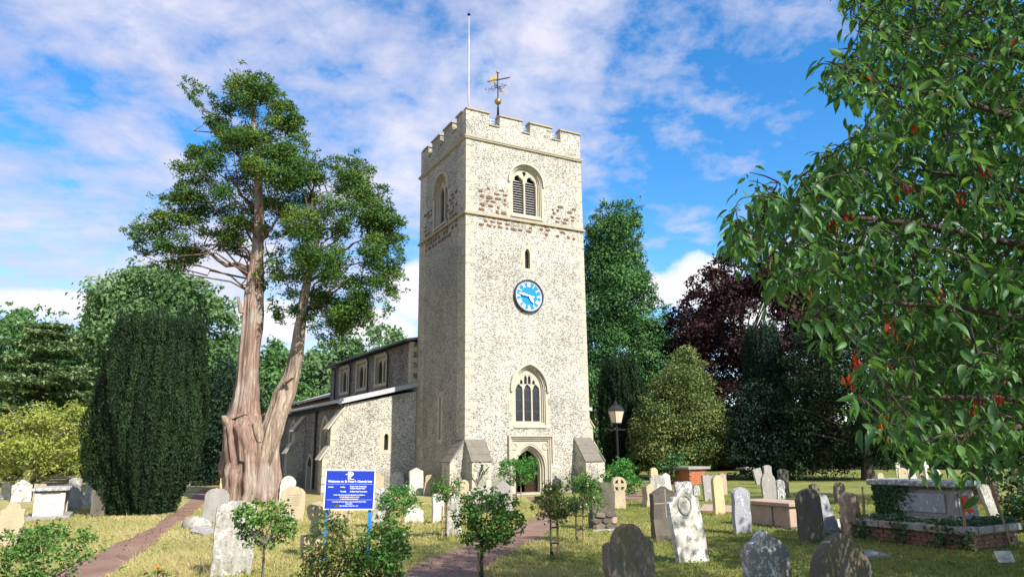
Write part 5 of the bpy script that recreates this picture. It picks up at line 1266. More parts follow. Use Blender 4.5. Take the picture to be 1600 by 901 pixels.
# clipped upright yew with ribbed sides
def irish_yew(name, label, cx, ybase, ytop, halfpx, Y, seed, mat='l_irish', nleaf=52000, size=.10, group=None, lean=0, prof=None):
    rs = np.random.RandomState(seed); bx = atY(cx, 705, Y)[0]; H = atY(cx, ytop, Y)[2]; Rm = halfpx * Y / FOC
    e = empty(name, (bx, Y, 0)); tag(e, label, 'tree', group)
    prof = prof or [(0, .48), (.06, .62), (.18, .86), (.35, 1.0), (.55, .97), (.75, .86), (.88, .76), (.95, .66), (1.0, .40)]
    hz, hr = zip(*prof)
    n = nleaf; z = rs.rand(n) ** .9; a = rs.uniform(0, 2 * math.pi, n)
    k = 26; ph = rs.uniform(0, 6, k)
    ang = a * k / (2 * math.pi); ci = np.floor(ang).astype(int) % k; fr = ang - np.floor(ang)
    rib = np.sqrt(np.clip(1 - (2 * fr - 1) ** 2, 0, 1))
    top = .88 + .12 * rs.rand(k); z2 = z * top[ci]
    r = np.interp(z2, hz, hr) * Rm * (.82 + .18 * rib) * (1 + .04 * np.sin(ph[ci] + z2 * 9)) * (1 - .10 * rs.rand(n) ** 2)
    r *= 1 + .07 * np.sin(3 * a + seed + z2 * 2) + .06 * np.sin(5 * a + 2 * seed + z2 * 7) + .035 * np.sin(11 * a + z2 * 17)
    r += Rm * .075 * np.clip(np.sin(19 * a + z2 * 29 + ph[ci]), 0, 1) ** 2 * rs.rand(n)
    # flame-like tops of each rib fill the crown
    inner = rs.rand(n) < .55; r = np.where(inner & (z2 > .78), r * rs.rand(n) ** .5, r); zz = np.where(inner & (z2 > .78), top[ci] * (.84 + .22 * rs.rand(n) * (.6 + .4 * np.sin(ph[ci] * 5))), z2)
    P = np.stack([r * np.cos(a) + lean * zz, r * np.sin(a), zz * H + .03], 1)
    tilt = (fr - .5) * 1.6
    Nn = np.stack([np.cos(a + tilt), np.sin(a + tilt), np.full(n, .15)], 1) + rs.normal(size=(n, 3)) * .7
    dirs = np.stack([np.cos(a) * .35, np.sin(a) * .35, np.ones(n)], 1)
    patch = .5 + .5 * np.sin(ph[ci] * 3 + z2 * 5 + np.sin(a * 7))
    leaf_cloud('crown', P, Nn, size, .34, .35 * patch + .5 * rs.rand(n) + .12 * rs.normal(size=n), M[mat], e, rs, 0, dirs)
    MB().lathe([(Rm * .66 * q, H * t * .86) for t, q in zip(hz, hr)] + [(.01, H * .87)], 18).build('inner_shade_core', M['core_shade'], e)  # solid near-black core paints in the darkness inside the crown
    tb = MB(); tb.tube([(0, 0, -.1), (0, 0, H * .5)], [.16, .1], 8, False)
    for q in range(5): limb_mesh(tb, (0, 0, .05), (.5 * math.cos(q * 1.3), .5 * math.sin(q * 1.3), H * .4), .08, .03, rs)
    tb.build('trunk', M['bark_red'], e, True); return e
M['core_shade'] = plain('inner_shade', (.018, .026, .014), .95)  # near-black colour standing in for shade deep inside foliage
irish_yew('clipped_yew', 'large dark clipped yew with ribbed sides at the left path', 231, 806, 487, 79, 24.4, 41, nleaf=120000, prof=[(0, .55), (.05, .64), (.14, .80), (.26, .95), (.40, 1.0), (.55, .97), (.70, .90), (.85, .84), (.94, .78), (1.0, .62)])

# ================================================================ background trees, right of the tower
tree('conifer_tree', 'tall bright green conifer right behind the tower', 'tree', [(890, 730), (890, 430), (912, 380), (922, 345), (945, 320), (975, 319), (995, 332), (1000, 370), (996, 395), (1012, 425), (1018, 455), (1038, 480), (1060, 525), (1075, 570), (1080, 620), (1080, 730)], 68, 'l_conif', 480, .5, 1.4, 200, .28, .45, seed=51, depth=.8, trunk_r=.6, flat=.85, up=.5, group=GT, base=atY(960, 700, 68)[0])
tree('conifer_tree', 'dark green tree low behind the lamp post and the tower', 'tree', [(900, 750), (900, 590), (925, 570), (945, 580), (955, 640), (955, 750)], 60, 'l_conif', 70, .5, 1.1, 130, .30, .45, seed=52, group=GT, trunk_r=.3)
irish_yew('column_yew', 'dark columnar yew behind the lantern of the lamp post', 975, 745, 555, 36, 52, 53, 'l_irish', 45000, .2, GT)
tree('holly_tree', 'conical variegated holly with pale yellow-green leaves behind the brick tomb', 'tree', [(988, 735), (984, 690), (992, 650), (1010, 615), (1030, 585), (1052, 560), (1070, 545), (1085, 552), (1105, 585), (1120, 620), (1136, 655), (1143, 690), (1132, 715), (1100, 732), (1050, 738)], 47, 'l_holly', 260, .4, .9, 300, .16, .5, seed=54, trunk_r=.2, limbs=30, group=GT, up=.3)
tree('copper_beech', 'dark purple copper beech rising behind the holly', 'tree', [(1035, 735), (1040, 600), (1050, 490), (1075, 470), (1080, 440), (1105, 425), (1125, 400), (1150, 385), (1180, 382), (1215, 400), (1250, 430), (1290, 470), (1310, 560), (1310, 735)], 66, 'l_copper', 330, .6, 1.5, 190, .32, .6, seed=55, trunk_r=.6, limbs=60, bark='bark_grey', group=GT, up=.2, jit=.9)
irish_yew('column_yew', 'black-green columnar yew below the right of the copper beech', 1205, 748, 505, 34, 47, 56, 'l_dark', 45000, .19, GT)
tree('dark_yew', 'wide black-green yew with low boughs behind the far grey gravestones', 'tree', [(1130, 750), (1140, 640), (1165, 600), (1190, 595), (1230, 640), (1300, 650), (1320, 742), (1240, 742)], 45, 'l_dark', 150, .5, 1.1, 170, .22, .35, seed=57, trunk_r=.3, droop=.5, group=GT)
tree('dark_yew', 'tall dark green yew behind the hanging cherry boughs', 'tree', [(1220, 735), (1235, 560), (1260, 500), (1290, 460), (1340, 430), (1390, 450), (1420, 520), (1440, 640), (1430, 725), (1330, 720)], 43, 'l_irish', 260, .6, 1.3, 170, .23, .35, seed=58, trunk_r=.35, droop=.6, group=GT)
tree('broadleaf_tree', 'green tree far behind the ivy-clad tomb', 'tree', [(1380, 730), (1390, 560), (1440, 480), (1520, 440), (1620, 420), (1720, 470), (1760, 600), (1760, 720)], 62, 'l_broad2', 190, .8, 1.7, 120, .36, .62, seed=59, trunk_r=.5, group=GT)
# big red-barked trunk with ivy behind the tomb
e = empty('redbark_tree', (*gnd(1538, 786), 0)); tag(e, 'thick red-brown trunk of an ivy-clad tree behind the big tomb', 'tree'); rs = np.random.RandomState(60)
tb = MB(); tb.tube([(0, 0, -.1), (0, 0, .25), (.05, 0, 1.2), (.1, .1, 3), (.2, .1, 6)], [.62, .45, .38, .3, .1], 14, False); tx, ty = gnd(1538, 786)
Cc = []
for k in range(26):
    a = rs.uniform(0, 6.28); z = rs.uniform(2.4, 7); L = rs.uniform(1.2, 3.2); t = np.array([L * math.cos(a), L * math.sin(a), z + rs.uniform(-.3, 1.2)]); limb_mesh(tb, (.1, .05, z - .3), t, .09, .02, rs); Cc.append(t)
tb.build('trunk', M['bark_red'], e, True); Cc = np.array(Cc); L_, N_, r_, d_ = clump_leaves(Cc, np.full(len(Cc), 1.05) * rs.uniform(.7, 1.2, len(Cc)), 330, rs)
leaf_cloud('crown', L_, N_, .2, .4, r_ * .8, M['l_irish'], e, rs, .3)
a = rs.uniform(-.5, 2.2, 1500); z = rs.uniform(0, 2.6, 1500); P = np.stack([.44 * np.cos(a), -.44 * np.sin(a) * .9, z], 1); leaf_cloud('ivy', P, np.stack([np.cos(a), -np.sin(a), .2 + 0 * a], 1) + rs.normal(size=(1500, 3)) * .4, .10, .9, rs.rand(1500), M['l_ivy'], e, rs, .8)
tree('ivy_bush', 'dark ivy-leaved bush at the right picture edge beside the tomb', 'bush', [(1572, 845), (1562, 800), (1568, 750), (1590, 735), (1640, 730), (1690, 760), (1690, 845)], 16.6, 'l_ivy', 80, .16, .34, 420, .10, .8, seed=61, trunk_r=.05, limbs=20, up=.2)
# added dark foliage bands: close the view, stand in for shade under the trees
for i, (x0, x1, y, h, lab) in enumerate(((-75, -14, 72, 4.2, 'added dark foliage standing in for the shade under the far left trees'), (-22, 22, 80, 4.4, 'added dark foliage standing in for the shade under trees behind the church'), (15, 85, 74, 4.6, 'added dark foliage standing in for the shade under the far right trees'))):
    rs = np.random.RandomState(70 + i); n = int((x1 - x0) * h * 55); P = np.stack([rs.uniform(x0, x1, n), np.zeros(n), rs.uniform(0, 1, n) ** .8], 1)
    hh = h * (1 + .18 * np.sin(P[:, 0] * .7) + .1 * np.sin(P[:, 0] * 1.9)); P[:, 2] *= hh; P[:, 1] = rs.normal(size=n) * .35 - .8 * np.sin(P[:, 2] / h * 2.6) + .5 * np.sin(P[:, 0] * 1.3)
    e = empty('shade_foliage', ((x0 + x1) / 2, y, 0)); tag(e, lab, 'shade_foliage', 'dark foliage bands for shade under trees'); P[:, 0] -= (x0 + x1) / 2
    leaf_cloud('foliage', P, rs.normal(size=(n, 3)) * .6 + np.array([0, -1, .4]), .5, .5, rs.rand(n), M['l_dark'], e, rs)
    MB().box(-(x1 - x0) / 2, (x1 - x0) / 2, .4, 1.6, -.1, h * .78).build('inner_shade_core', M['core_shade'], e)  # solid near-black core, shade painted inside the band

# ================================================================ the great yew
def gnarled(mb, path, rad, seed, flute=.16, n=72, cap=True, lobes=7, squash=None):
    """trunk swept along a path with deep vertical flutes and lumps"""
    rs = np.random.RandomState(seed); ph = rs.uniform(0, 6.28, 8); pts = [np.array(p, float) for p in path]; m = 90
    tt = np.linspace(0, len(pts) - 1, m); rings = []
    for t in tt:
        i = min(int(t), len(pts) - 2); f = t - i; f = f * f * (3 - 2 * f) if False else f
        c = pts[i] * (1 - f) + pts[i + 1] * f; r = rad[i] * (1 - f) + rad[i + 1] * f; z = c[2]; ring_ = []
        for k in range(n):
            a = 2 * math.pi * k / n
            q = 1 + flute * (.55 * math.sin(lobes * a + ph[0] + .35 * math.sin(z * .9 + ph[1])) + .35 * abs(math.sin(lobes * .5 * 3 * a + ph[2] + z * .25)) + .3 * math.sin(3 * a + ph[3] + z * .5))
            q += flute * .45 * math.sin(13 * a + ph[4] + z * .4) * .5 + flute * .5 * max(0, math.sin(2.3 * z + ph[5] + 2 * math.sin(a + ph[6]))) ** 4
            q += flute * .22 * math.sin(23 * a + 2.2 * math.sin(z * .8 + ph[1]) + ph[2]) + flute * .10 * math.sin(31 * a + z * 3.1) * math.sin(z * 2.3 + ph[3])
            sx, sy = squash or (1, 1)
            ring_.append(c + np.array([math.cos(a) * r * q * sx, math.sin(a) * r * q * sy, 0.06 * r * math.sin(5 * a + ph[7])]))
        rings.append(ring_)
    vs = [p for r in rings for p in r]; fs = []
    for i in range(m - 1):
        for k in range(n): fs.append((i * n + k, i * n + (k + 1) % n, (i + 1) * n + (k + 1) % n, (i + 1) * n + k))
    if cap: fs.append(tuple((m - 1) * n + k for k in range(n)))
    mb.add(vs, fs)
M['bark_limb'] = barkmat('bark_limb', (.14, .085, .06), (.26, .18, .13), None, (5, 5, .8))
def great_yew():
    Y = 30.3; rs = np.random.RandomState(80); bx = atY(396, 700, Y)[0]
    e = empty('great_yew', (bx, Y, 0)); tag(e, 'old great yew with gnarled two-stemmed reddish trunk left of the church', 'tree')
    q = lambda px, py, dy=0: (lambda p: (p[0] - bx, dy, p[2]))(atY(px, py, Y))
    s = Y / FOC
    bole = MB(); gnarled(bole, [(*q(393, 700)[:2], -.3), q(393, 770), q(394, 735), q(394, 705), q(394, 685), q(394, 668), q(392, 655)], [40 * s, 38 * s, 36 * s, 35 * s, 33 * s, 25 * s, 10 * s], 1, .22, lobes=9, squash=(1, .8)); bole.build('bole', M['bark_yew'], e, True)
    st = MB(); gnarled(st, [q(387, 720, -.1), q(385, 690, -.1), q(383, 668, -.1), q(382, 648), q(384, 622), q(386, 600), q(390, 546), q(395, 490), q(398, 448), q(402, 400), q(405, 350), q(404, 290), q(398, 210), q(396, 150)], [26 * s, 28 * s, 27 * s, 21 * s, 17 * s, 15 * s, 14 * s, 14.5 * s, 12 * s, 8.5 * s, 7 * s, 5.5 * s, 4 * s, 1.5 * s], 2, .20, lobes=6); st.build('stem', M['bark_yew'], e, True)
    st = MB(); gnarled(st, [q(418, 725, -.35), q(424, 695, -.35), q(431, 665, -.3), q(438, 638, -.1), q(445, 612, .1), q(455, 585, .1), q(463, 546, .1), q(469, 505, .1), q(473, 470, .1), q(480, 430, .2), q(488, 395, .2), q(500, 350, .2)], [9 * s, 14 * s, 14 * s, 14 * s, 14.5 * s, 10.5 * s, 9.5 * s, 7.5 * s, 6.5 * s, 5.5 * s, 4.5 * s, 3 * s], 3, .20, lobes=5); st.build('stem', M['bark_dead'], e, True)
    for a, b, r in (((383, 492), (381, 468), 4), ((468, 545), (477, 537), 5), ((450, 600), (465, 592), 5), ((366, 668), (358, 650), 8), ((408, 662), (414, 690), 7), ((374, 655), (392, 648), 7)):
        mb = MB(); p0, p1 = np.array(q(*a, -.45)), np.array(q(*b, -.65)); gnarled(mb, [p0, (p0 + p1) / 2, p1], [r * s, r * s * .8, r * s * .4], int(a[0]), .25, 14); mb.build('branch_stub', M['bark_dead'], e, True)
    poly = [(385, 118), (410, 120), (432, 140), (455, 165), (472, 192), (470, 218), (495, 240), (520, 255), (548, 248), (578, 250), (582, 275), (606, 300), (612, 325), (634, 350), (630, 380), (632, 430), (620, 470), (600, 490), (575, 500), (545, 518), (520, 538), (500, 528), (488, 518), (468, 508), (442, 505), (422, 482), (432, 455), (408, 440), (425, 400), (440, 370), (410, 370), (388, 398), (375, 382), (358, 392), (330, 385), (300, 400), (275, 425), (245, 418), (222, 400), (203, 372), (206, 350), (235, 345), (262, 330), (250, 315), (290, 300), (272, 275), (295, 255), (292, 235), (325, 232), (345, 215), (330, 195), (312, 165), (288, 140), (290, 128), (318, 140), (345, 160), (358, 140)]
    P = outline(poly, Y); C, R = clumps(P, Y, 320, .24, .58, rs, .9, 3.0, 1.2)
    hp = np.array([[p[0], p[1]] for p in outline([(405, 385), (395, 370), (450, 330), (440, 300), (380, 410), (455, 420)], Y)])
    # thin the middle, where limbs and sky show through
    keep = np.array([min(np.hypot(c[0] - h[0], c[2] - h[1]) for h in hp) > rs.uniform(.1, .6) for c in C]); C, R = C[keep], R[keep]
    C = C - np.array([bx, Y, 0])
    # sprays: each clump is several drooping fans
    L_, N_, r_, d_ = clump_leaves(C, R, 1500, rs, .74, .35, .15, .8)
    dirs = d_ * np.array([1, 1, .6]) + np.array([0, 0, .25]); leaf_cloud('crown', L_, N_, .145, .38, r_ * .95 + .06 * rs.normal(size=len(r_)), M['l_yew'], e, rs, .0, dirs)
    lb = MB()
    for i in rs.choice(len(C), 46, False):
        c = C[i]; z0 = max(4.2 + 4.5 * s, c[2] * .78 - .4)
        px = 403 if c[0] < q(440, 400)[0] else 485; zmax = q(400, 170)[2] if px == 403 else q(490, 360)[2]; z0 = min(z0, zmax)
        py = 700 - z0 / s; py = np.clip(704 - (z0 - 1.9) / s * .93, 170, 480)
        a = q(px, py); limb_mesh(lb, (a[0], .0, a[2] + rs.uniform(-.2, 1.2)), c, .06, .012, rs, .05, 5, 7, .16)
    for a, b, r in (((402, 430), (300, 390), .16), ((402, 410), (365, 395), .17), ((404, 385), (445, 340), .12), ((485, 420), (560, 370), .13), ((480, 440), (540, 430), .1), ((403, 330), (330, 260), .1), ((486, 405), (470, 330), .11)):
        p0, p1 = q(*a), q(*b, rs.uniform(-1, 1)); limb_mesh(lb, p0, p1, r, .03, rs, .05, 7, 8, .06)
    lb.build('limbs', M['bark_limb'], e, True)
great_yew()
# ================================================================ roses and shrubs
def rose(name, label, cat, base, crown, mat='l_rose', stake=None, Y=None, n=46, size=.055, flowers=6, seed=1, stem=.018, group='standard roses on the lawn', per=1500, stems=1, depth=.9, bark='bark_grey', rmin=.07, rmax=.15):
    rs = np.random.RandomState(seed)
    if Y is None: x, Y = gnd(*base)
    else: x = atY(base[0], base[1], Y)[0]
    e = empty(name, (x, Y, 0)); tag(e, label, cat, group)
    C, R = clumps(outline(crown, Y), Y, n, rmin, rmax, rs, depth); C = C - np.array([x, Y, 0])
    P, N_, r_, d_ = clump_leaves(C, R, per * 2.0, rs, .8, .35, .2, .8); k = P[:, 2] > .02
    leaf_cloud('foliage', P[k], N_[k], size * 1.05, .6, r_[k], M[mat], e, rs, .2)
    zc = C[:, 2].min() + .25 * (C[:, 2].max() - C[:, 2].min()); tb = MB()
    for s in range(stems):
        ox = rs.normal() * .12 * (stems > 1); tb.tube([(ox, 0, -.05), (ox + rs.normal() * .012, rs.normal() * .012, zc * .5), (ox * 1.6 + rs.normal() * .01, 0, zc)], [stem * 1.2, stem, stem * .85], 7, False)
    for i in rs.choice(len(C), min(len(C), 26), False): limb_mesh(tb, (0, 0, max(.03, zc * (.9 if stems == 1 else .35))), C[i], stem * .55, .003, rs, .03, 5, 5, .12)
    tb.build('stem', M[bark], e, True)
    if stake:
        sx = atY(stake[0], 705, Y)[0] - x; sh = atY(stake[0], stake[1], Y)[2]
        MB().tube([(sx, .02, -.1), (sx, .02, sh)], .02, 7).build('stake', M['wood'], e)
        for f in (.35, .68):
            MB().tube([(-.01, -.03, sh * f), (sx * .5, -.035, sh * f), (sx + .02, -.01, sh * f), (sx, .05, sh * f), (0, .03, sh * f)], .009, 5).build('tie', M['tie'], e)
        MB().lathe([(.028, .0), (.03, .02), (.03, .13), (.026, .14)], 9).build('trunk_guard', M['tie'], e)
    if flowers:
        idx = rs.choice(len(P), flowers, False)
        for i in idx:
            m = MB()
            for q in range(5):
                a = q * 1.257; c, s_ = math.cos(a), math.sin(a); m.add([(0, 0, 0), (.013 * c - .008 * s_, .013 * s_ + .008 * c, .012), (.021 * c, .021 * s_, .014), (.013 * c + .008 * s_, .013 * s_ - .008 * c, .012)], [(0, 1, 2, 3)])
            m.xf(lambda X, Y_, Z: (X, -Z - .01, Y_)); m.build('flower', M['petal'], e, loc=tuple(P[i] * 1.0 + np.array([0, -.02, .01])))
    GPOS.append((x, Y, .2)); return e
GS = 'standard roses on the lawn'
rose('standard_rose', 'small standard rose with slim trunk between the speckled gravestone and the sign', 'rose', (408, 936), [(366, 835), (370, 800), (392, 785), (425, 782), (452, 795), (460, 825), (440, 848), (412, 858), (385, 850)], seed=1, flowers=3)
rose('standard_rose', 'thin rose standard among pale gravestones left of the brick-red path', 'rose', (697, 843), [(673, 770), (675, 752), (690, 743), (712, 742), (722, 755), (720, 772), (700, 782), (685, 780)], seed=2, size=.05, n=36, per=1100, stake=(692, 790))
rose('standard_rose', 'largest dark-leaved rose tree in front by the path', 'rose', (753, 912), [(708, 800), (718, 778), (740, 768), (770, 764), (800, 775), (816, 800), (812, 835), (795, 850), (760, 862), (735, 850), (715, 830)], seed=3, n=70, flowers=4, stem=.026, bark='bark', stake=(747, 862))
rose('standard_rose', 'staked standard rose with reddish tips right of the path', 'rose', (862, 874), [(832, 795), (836, 768), (855, 756), (880, 756), (900, 772), (898, 800), (880, 815), (850, 815)], 'l_rosedry', (868, 800), seed=4, n=46, flowers=8)
rose('standard_rose', 'fuller staked standard rose behind the reddish one', 'rose', (901, 849), [(872, 785), (875, 757), (895, 741), (920, 740), (942, 755), (946, 785), (925, 806), (895, 802)], 'l_rose', (908, 785), seed=5, n=50, flowers=5, size=.05)
rose('standard_rose', 'bright green round-headed rose before the church door', 'rose', (807, 786), [(778, 742), (782, 725), (800, 713), (822, 711), (838, 724), (838, 745), (820, 755), (790, 756)], 'l_robinia', (813, 740), seed=6, n=46, size=.075, flowers=0, rmin=.14, rmax=.28, per=700)
rose('standard_rose', 'bushy green rose right of the notice board', 'rose', (604, 842), [(588, 805), (590, 775), (605, 758), (632, 757), (652, 770), (658, 790), (640, 802), (615, 808)], 'l_robinia', None, seed=7, n=46, size=.05, flowers=5)
rose('rose_bush', 'tall leggy rose bush under the notice board', 'bush', (500, 930), [(468, 901), (474, 860), (490, 825), (505, 800), (525, 790), (540, 800), (545, 830), (560, 860), (560, 915), (470, 925)], 'l_rosedry', None, 9.6, seed=8, n=60, flowers=2, stems=4, group='rose bushes in the foreground', per=1150)
rose('rose_bush', 'dense green rose bush at bottom centre right of the sign post', 'bush', (595, 935), [(545, 930), (548, 880), (560, 845), (585, 815), (610, 800), (630, 815), (640, 850), (632, 890), (640, 930)], 'l_rose', None, 9.4, seed=9, n=85, flowers=7, stems=4, group='rose bushes in the foreground', per=1300)
rose('rose_bush', 'wide pale-stemmed rose bush at the bottom left corner', 'bush', (55, 940), [(-40, 930), (-40, 850), (0, 838), (40, 825), (80, 815), (120, 822), (150, 838), (148, 865), (120, 885), (100, 925)], 'l_rose', None, 9.8, seed=10, n=110, flowers=3, stems=6, group='rose bushes in the foreground', per=1000, size=.05)
tree('rose_thicket', 'big leafy bush beside the right tower buttress', 'bush', [(945, 768), (943, 735), (958, 722), (975, 720), (990, 732), (997, 752), (990, 768)], 28, 'l_robinia', 60, .2, .36, 420, .12, .5, seed=11, trunk_r=.05, limbs=10)
tree('green_bush', 'dark rounded bush between the lamp post and the brick tomb', 'bush', [(1028, 745), (1030, 722), (1045, 712), (1065, 713), (1078, 728), (1078, 745)], 41, 'l_conif', 44, .25, .45, 250, .17, .5, seed=12, trunk_r=.06, limbs=8)
tree('wall_shrub', 'thin climbing plant on the front buttress of the tower', 'plant', [(738, 745), (742, 728), (752, 722), (764, 728), (760, 738), (748, 752)], 29.6, 'l_rose', 10, .08, .16, 260, .08, .5, seed=13, trunk_r=.012, limbs=8, depth=.2, maxdepth=.12, base=atY(747, 760, 29.6)[0])
# small yellow rose right at the bottom edge
x, Y = atY(247, 890, 7.6)[0], 7.6; e = empty('yellow_rose', (x, Y, 0)); tag(e, 'single yellow-orange rose bloom with red leaf tips at the bottom left', 'rose'); rs = np.random.RandomState(14)
zf = atY(247, 889, 7.6)[2]; MB().tube([(0, 0, -.05), (.02, 0, zf * .6), (0, 0, zf)], .006, 6).build('stem', M['stem_green'], e)
fl = MB()
for ringn, (rr_, hh_) in enumerate(((.028, .02), (.02, .032), (.011, .038))):
    for q in range(5):
        a = q * 1.257 + ringn * .6; c, s_ = math.cos(a), math.sin(a); fl.add([(0, 0, zf), (rr_ * .8 * c - .014 * s_, rr_ * .8 * s_ + .014 * c, zf + hh_ * .7), (rr_ * c, rr_ * s_, zf + hh_), (rr_ * .8 * c + .014 * s_, rr_ * .8 * s_ - .014 * c, zf + hh_ * .7)], [(0, 1, 2, 3)])
fl.build('flower', M['petal_y'], e)
P = np.stack([rs.normal(size=60) * .12, rs.normal(size=60) * .08, zf - .02 - np.abs(rs.normal(size=60)) * .12], 1); leaf_cloud('foliage', P, rs.normal(size=(60, 3)) * .5 + np.array([0, -.5, 1]), .07, .5, rs.rand(60), M['l_rosedry'], e, rs)

# ivy on the big tomb (a part of it: it grows there)
te, ox, oy, L, W, PH, z0, z1 = TOMB; rs = np.random.RandomState(90)
n = 2600; y = oy + L - np.abs(rs.normal(size=n)) * .42; z = z0 + (z1 - z0 + .08) * rs.rand(n) ** .7; k = (rs.rand(n) < np.clip(1.2 - (oy + L - y) / .9 - (z1 - z) * .5, 0, 1)) & (y > oy)
P = np.stack([np.full(n, ox - .05) - .04 * rs.rand(n), y, z], 1)[k]
n2 = 1500; Q = np.stack([rs.uniform(.0, ox - .05, n2), rs.uniform(.2, PL, n2), PH + .02 + .09 * rs.rand(n2) ** 2], 1); Q = Q[(np.sin(Q[:, 1] * 5) + rs.normal(size=n2) * .6) > -.2]
Q2 = np.stack([rs.uniform(.3, PW, 700), rs.uniform(.0, .3, 700), PH + .02 + .10 * rs.rand(700) ** 2], 1)
Q3 = np.stack([rs.normal(size=500) * .03 - .07, rs.choice([.5, 1.3, 2.1, .02], 500) + rs.normal(size=500) * .14, PH * rs.rand(500)], 1)
P = np.concatenate([P, Q, Q2, Q3]); leaf_cloud('ivy', P, rs.normal(size=(len(P), 3)) * .45 + np.array([-.8, -.3, .5]), .062, .85, rs.rand(len(P)), M['l_ivy'], te, rs, .5)

# ================================================================ grass
def blades():
    rs = np.random.RandomState(95); n = 330000
    Y = 6.5 + 21 * rs.rand(n) ** 1.5; X = Y * rs.uniform(-.80, .80, n)
    pts = np.stack([X, Y], 1); keep = np.ones(n, bool)
    for p in PATHS:
        m = inpoly(pts, p); d = edist(pts, p); keep &= ~(m & (d > .05 * rs.rand(n)))
    X, Y = X[keep], Y[keep]; n = len(X)
    bare = np.sin(X * 2.3 + 2 * np.sin(Y * 1.1)) + np.sin(Y * 3.1 + 1.5 * np.sin(X * 1.7)) + .8 * rs.normal(size=n); k2 = bare < 1.75; X, Y = X[k2], Y[k2]
    tx = []; ty = []
    for gx, gy, gw in GPOS:
        if gy < 26 and gy > 5:
            m = 150; t = rs.uniform(-.65, .65, m) * gw; o_ = rs.normal(size=m) * .07 - .03; tx.append(gx + t * E1[0] - o_ * E1[1] * -1 * .0 + o_ * E2[0]); ty.append(gy + t * E1[1] + o_ * E2[1])
    tuft = np.concatenate([np.zeros(len(X)), np.ones(sum(map(len, tx)))]); X = np.concatenate([X] + tx); Y = np.concatenate([Y] + ty); n = len(X)
    patch = .5 + .25 * np.sin(X * 1.1 + 1.7 * np.sin(Y * .6)) + .25 * np.sin(Y * 1.7 + X * .5)
    h = (.028 + .035 * rs.rand(n)) * (.8 + .5 * patch) * (1 + 1.3 * tuft * rs.rand(n)) * np.where(rs.rand(n) < .02, 2.0, 1.0); a = rs.uniform(0, 6.28, n); w = .004 + .004 * rs.rand(n) + .00035 * Y
    lean = rs.normal(size=(n, 2)) * .5 * h[:, None]
    v = np.zeros((n, 3, 3)); v[:, 0, 0] = X - w * np.cos(a); v[:, 0, 1] = Y - w * np.sin(a); v[:, 1, 0] = X + w * np.cos(a); v[:, 1, 1] = Y + w * np.sin(a)
    v[:, 2, 0] = X + lean[:, 0]; v[:, 2, 1] = Y + lean[:, 1]; v[:, 2, 2] = h
    me = bpy.data.meshes.new('grass'); me.vertices.add(3 * n); me.vertices.foreach_set('co', v.ravel().astype(np.float32)); me.loops.add(3 * n); me.loops.foreach_set('vertex_index', np.arange(3 * n, dtype=np.int32))
    me.polygons.add(n); me.polygons.foreach_set('loop_start', np.arange(0, 3 * n, 3, dtype=np.int32)); me.update(calc_edges=True)
    at = me.attributes.new('rnd', 'FLOAT', 'FACE'); r = .46 + .45 * (patch - .5) + .35 * (rs.rand(n) - .5) - .035 * np.clip(X, -5, 8)
    at.data.foreach_set('value', np.clip(r, 0, 1).astype(np.float32)); me.materials.append(M['l_grass'])
    o = link('grass', me); tag(o, 'short mown grass of the churchyard lawn', 'grass', kind='stuff')
blades()
def stalks():
    rs = np.random.RandomState(96); mb = MB(); P = []
    for k in range(260):
        px = rs.normal(275, 38); py = rs.uniform(872, 925); x, y = gnd(min(max(px, 205), 330), py); h = rs.uniform(.16, .42); l = rs.normal(size=2) * .12
        mb.tube([(x, y, -.02), (x + l[0] * .4, y + l[1] * .4, h * .6), (x + l[0], y + l[1], h)], [.0028, .002, .0012], 3, False)
    o = mb.build('dry_grass_stalks', M['l_straw']); a = o.data.attributes.new('rnd', 'FLOAT', 'FACE'); a.data.foreach_set('value', rs.rand(len(o.data.polygons)).astype(np.float32)); tag(o, 'tall straw-coloured grass stalks beside the speckled gravestone', 'dry grass', kind='stuff')
stalks()
def litter():
    rs = np.random.RandomState(97); n = 1500; X = rs.normal(size=n) * 2.2; Y = rs.normal(size=n) * 1.5
    c = np.array([gnd(231, 806), gnd(1560, 875), gnd(1500, 800), gnd(700, 880), gnd(240, 840)])[rs.randint(0, 5, n)]
    P = np.stack([c[:, 0] + X, c[:, 1] + Y, .02 + .02 * rs.rand(n)], 1); o = leaf_cloud('fallen_leaves', P, rs.normal(size=(n, 3)) * .4 + np.array([0, 0, 1]), .06, .5, rs.rand(n), M['l_litter'], None, rs); tag(o, 'brown fallen leaves scattered on grass and path', 'fallen leaves', kind='stuff')
M['l_litter'] = leafmat('leaf_litter', [(0, (.10, .05, .02)), (.6, (.28, .15, .06)), (1, (.45, .30, .12))], .1)
litter()
def weeds():
    rs = np.random.RandomState(98); P = []
    for gx, gy, gw in GPOS:
        if 6 < gy < 30:
            for _ in range(3):
                c = np.array([gx, gy]) + E1 * rs.uniform(-.7, .7) * gw + E2 * rs.normal() * .12 - E2 * .05; m = rs.randint(8, 26)
                P.append(np.stack([c[0] + rs.normal(size=m) * .07, c[1] + rs.normal(size=m) * .06, .015 + .07 * rs.rand(m)], 1))
    for _ in range(500):
        y = rs.uniform(7, 20); c = (y * rs.uniform(-.75, .75), y); m = rs.randint(4, 12); P.append(np.stack([c[0] + rs.normal(size=m) * .06, c[1] + rs.normal(size=m) * .05, .03 + .02 * rs.rand(m)], 1))
    P = np.concatenate(P)
    for p in PATHS: P = P[~inpoly(P[:, :2], p)]
    n = len(P); o = leaf_cloud('lawn_weeds', P, rs.normal(size=(n, 3)) * .5 + np.array([0, -.2, 1]), .05, .6, rs.rand(n), M['l_rose'], None, rs); tag(o, 'broad-leaved weeds and clover in the lawn', 'weeds', kind='stuff')
weeds()

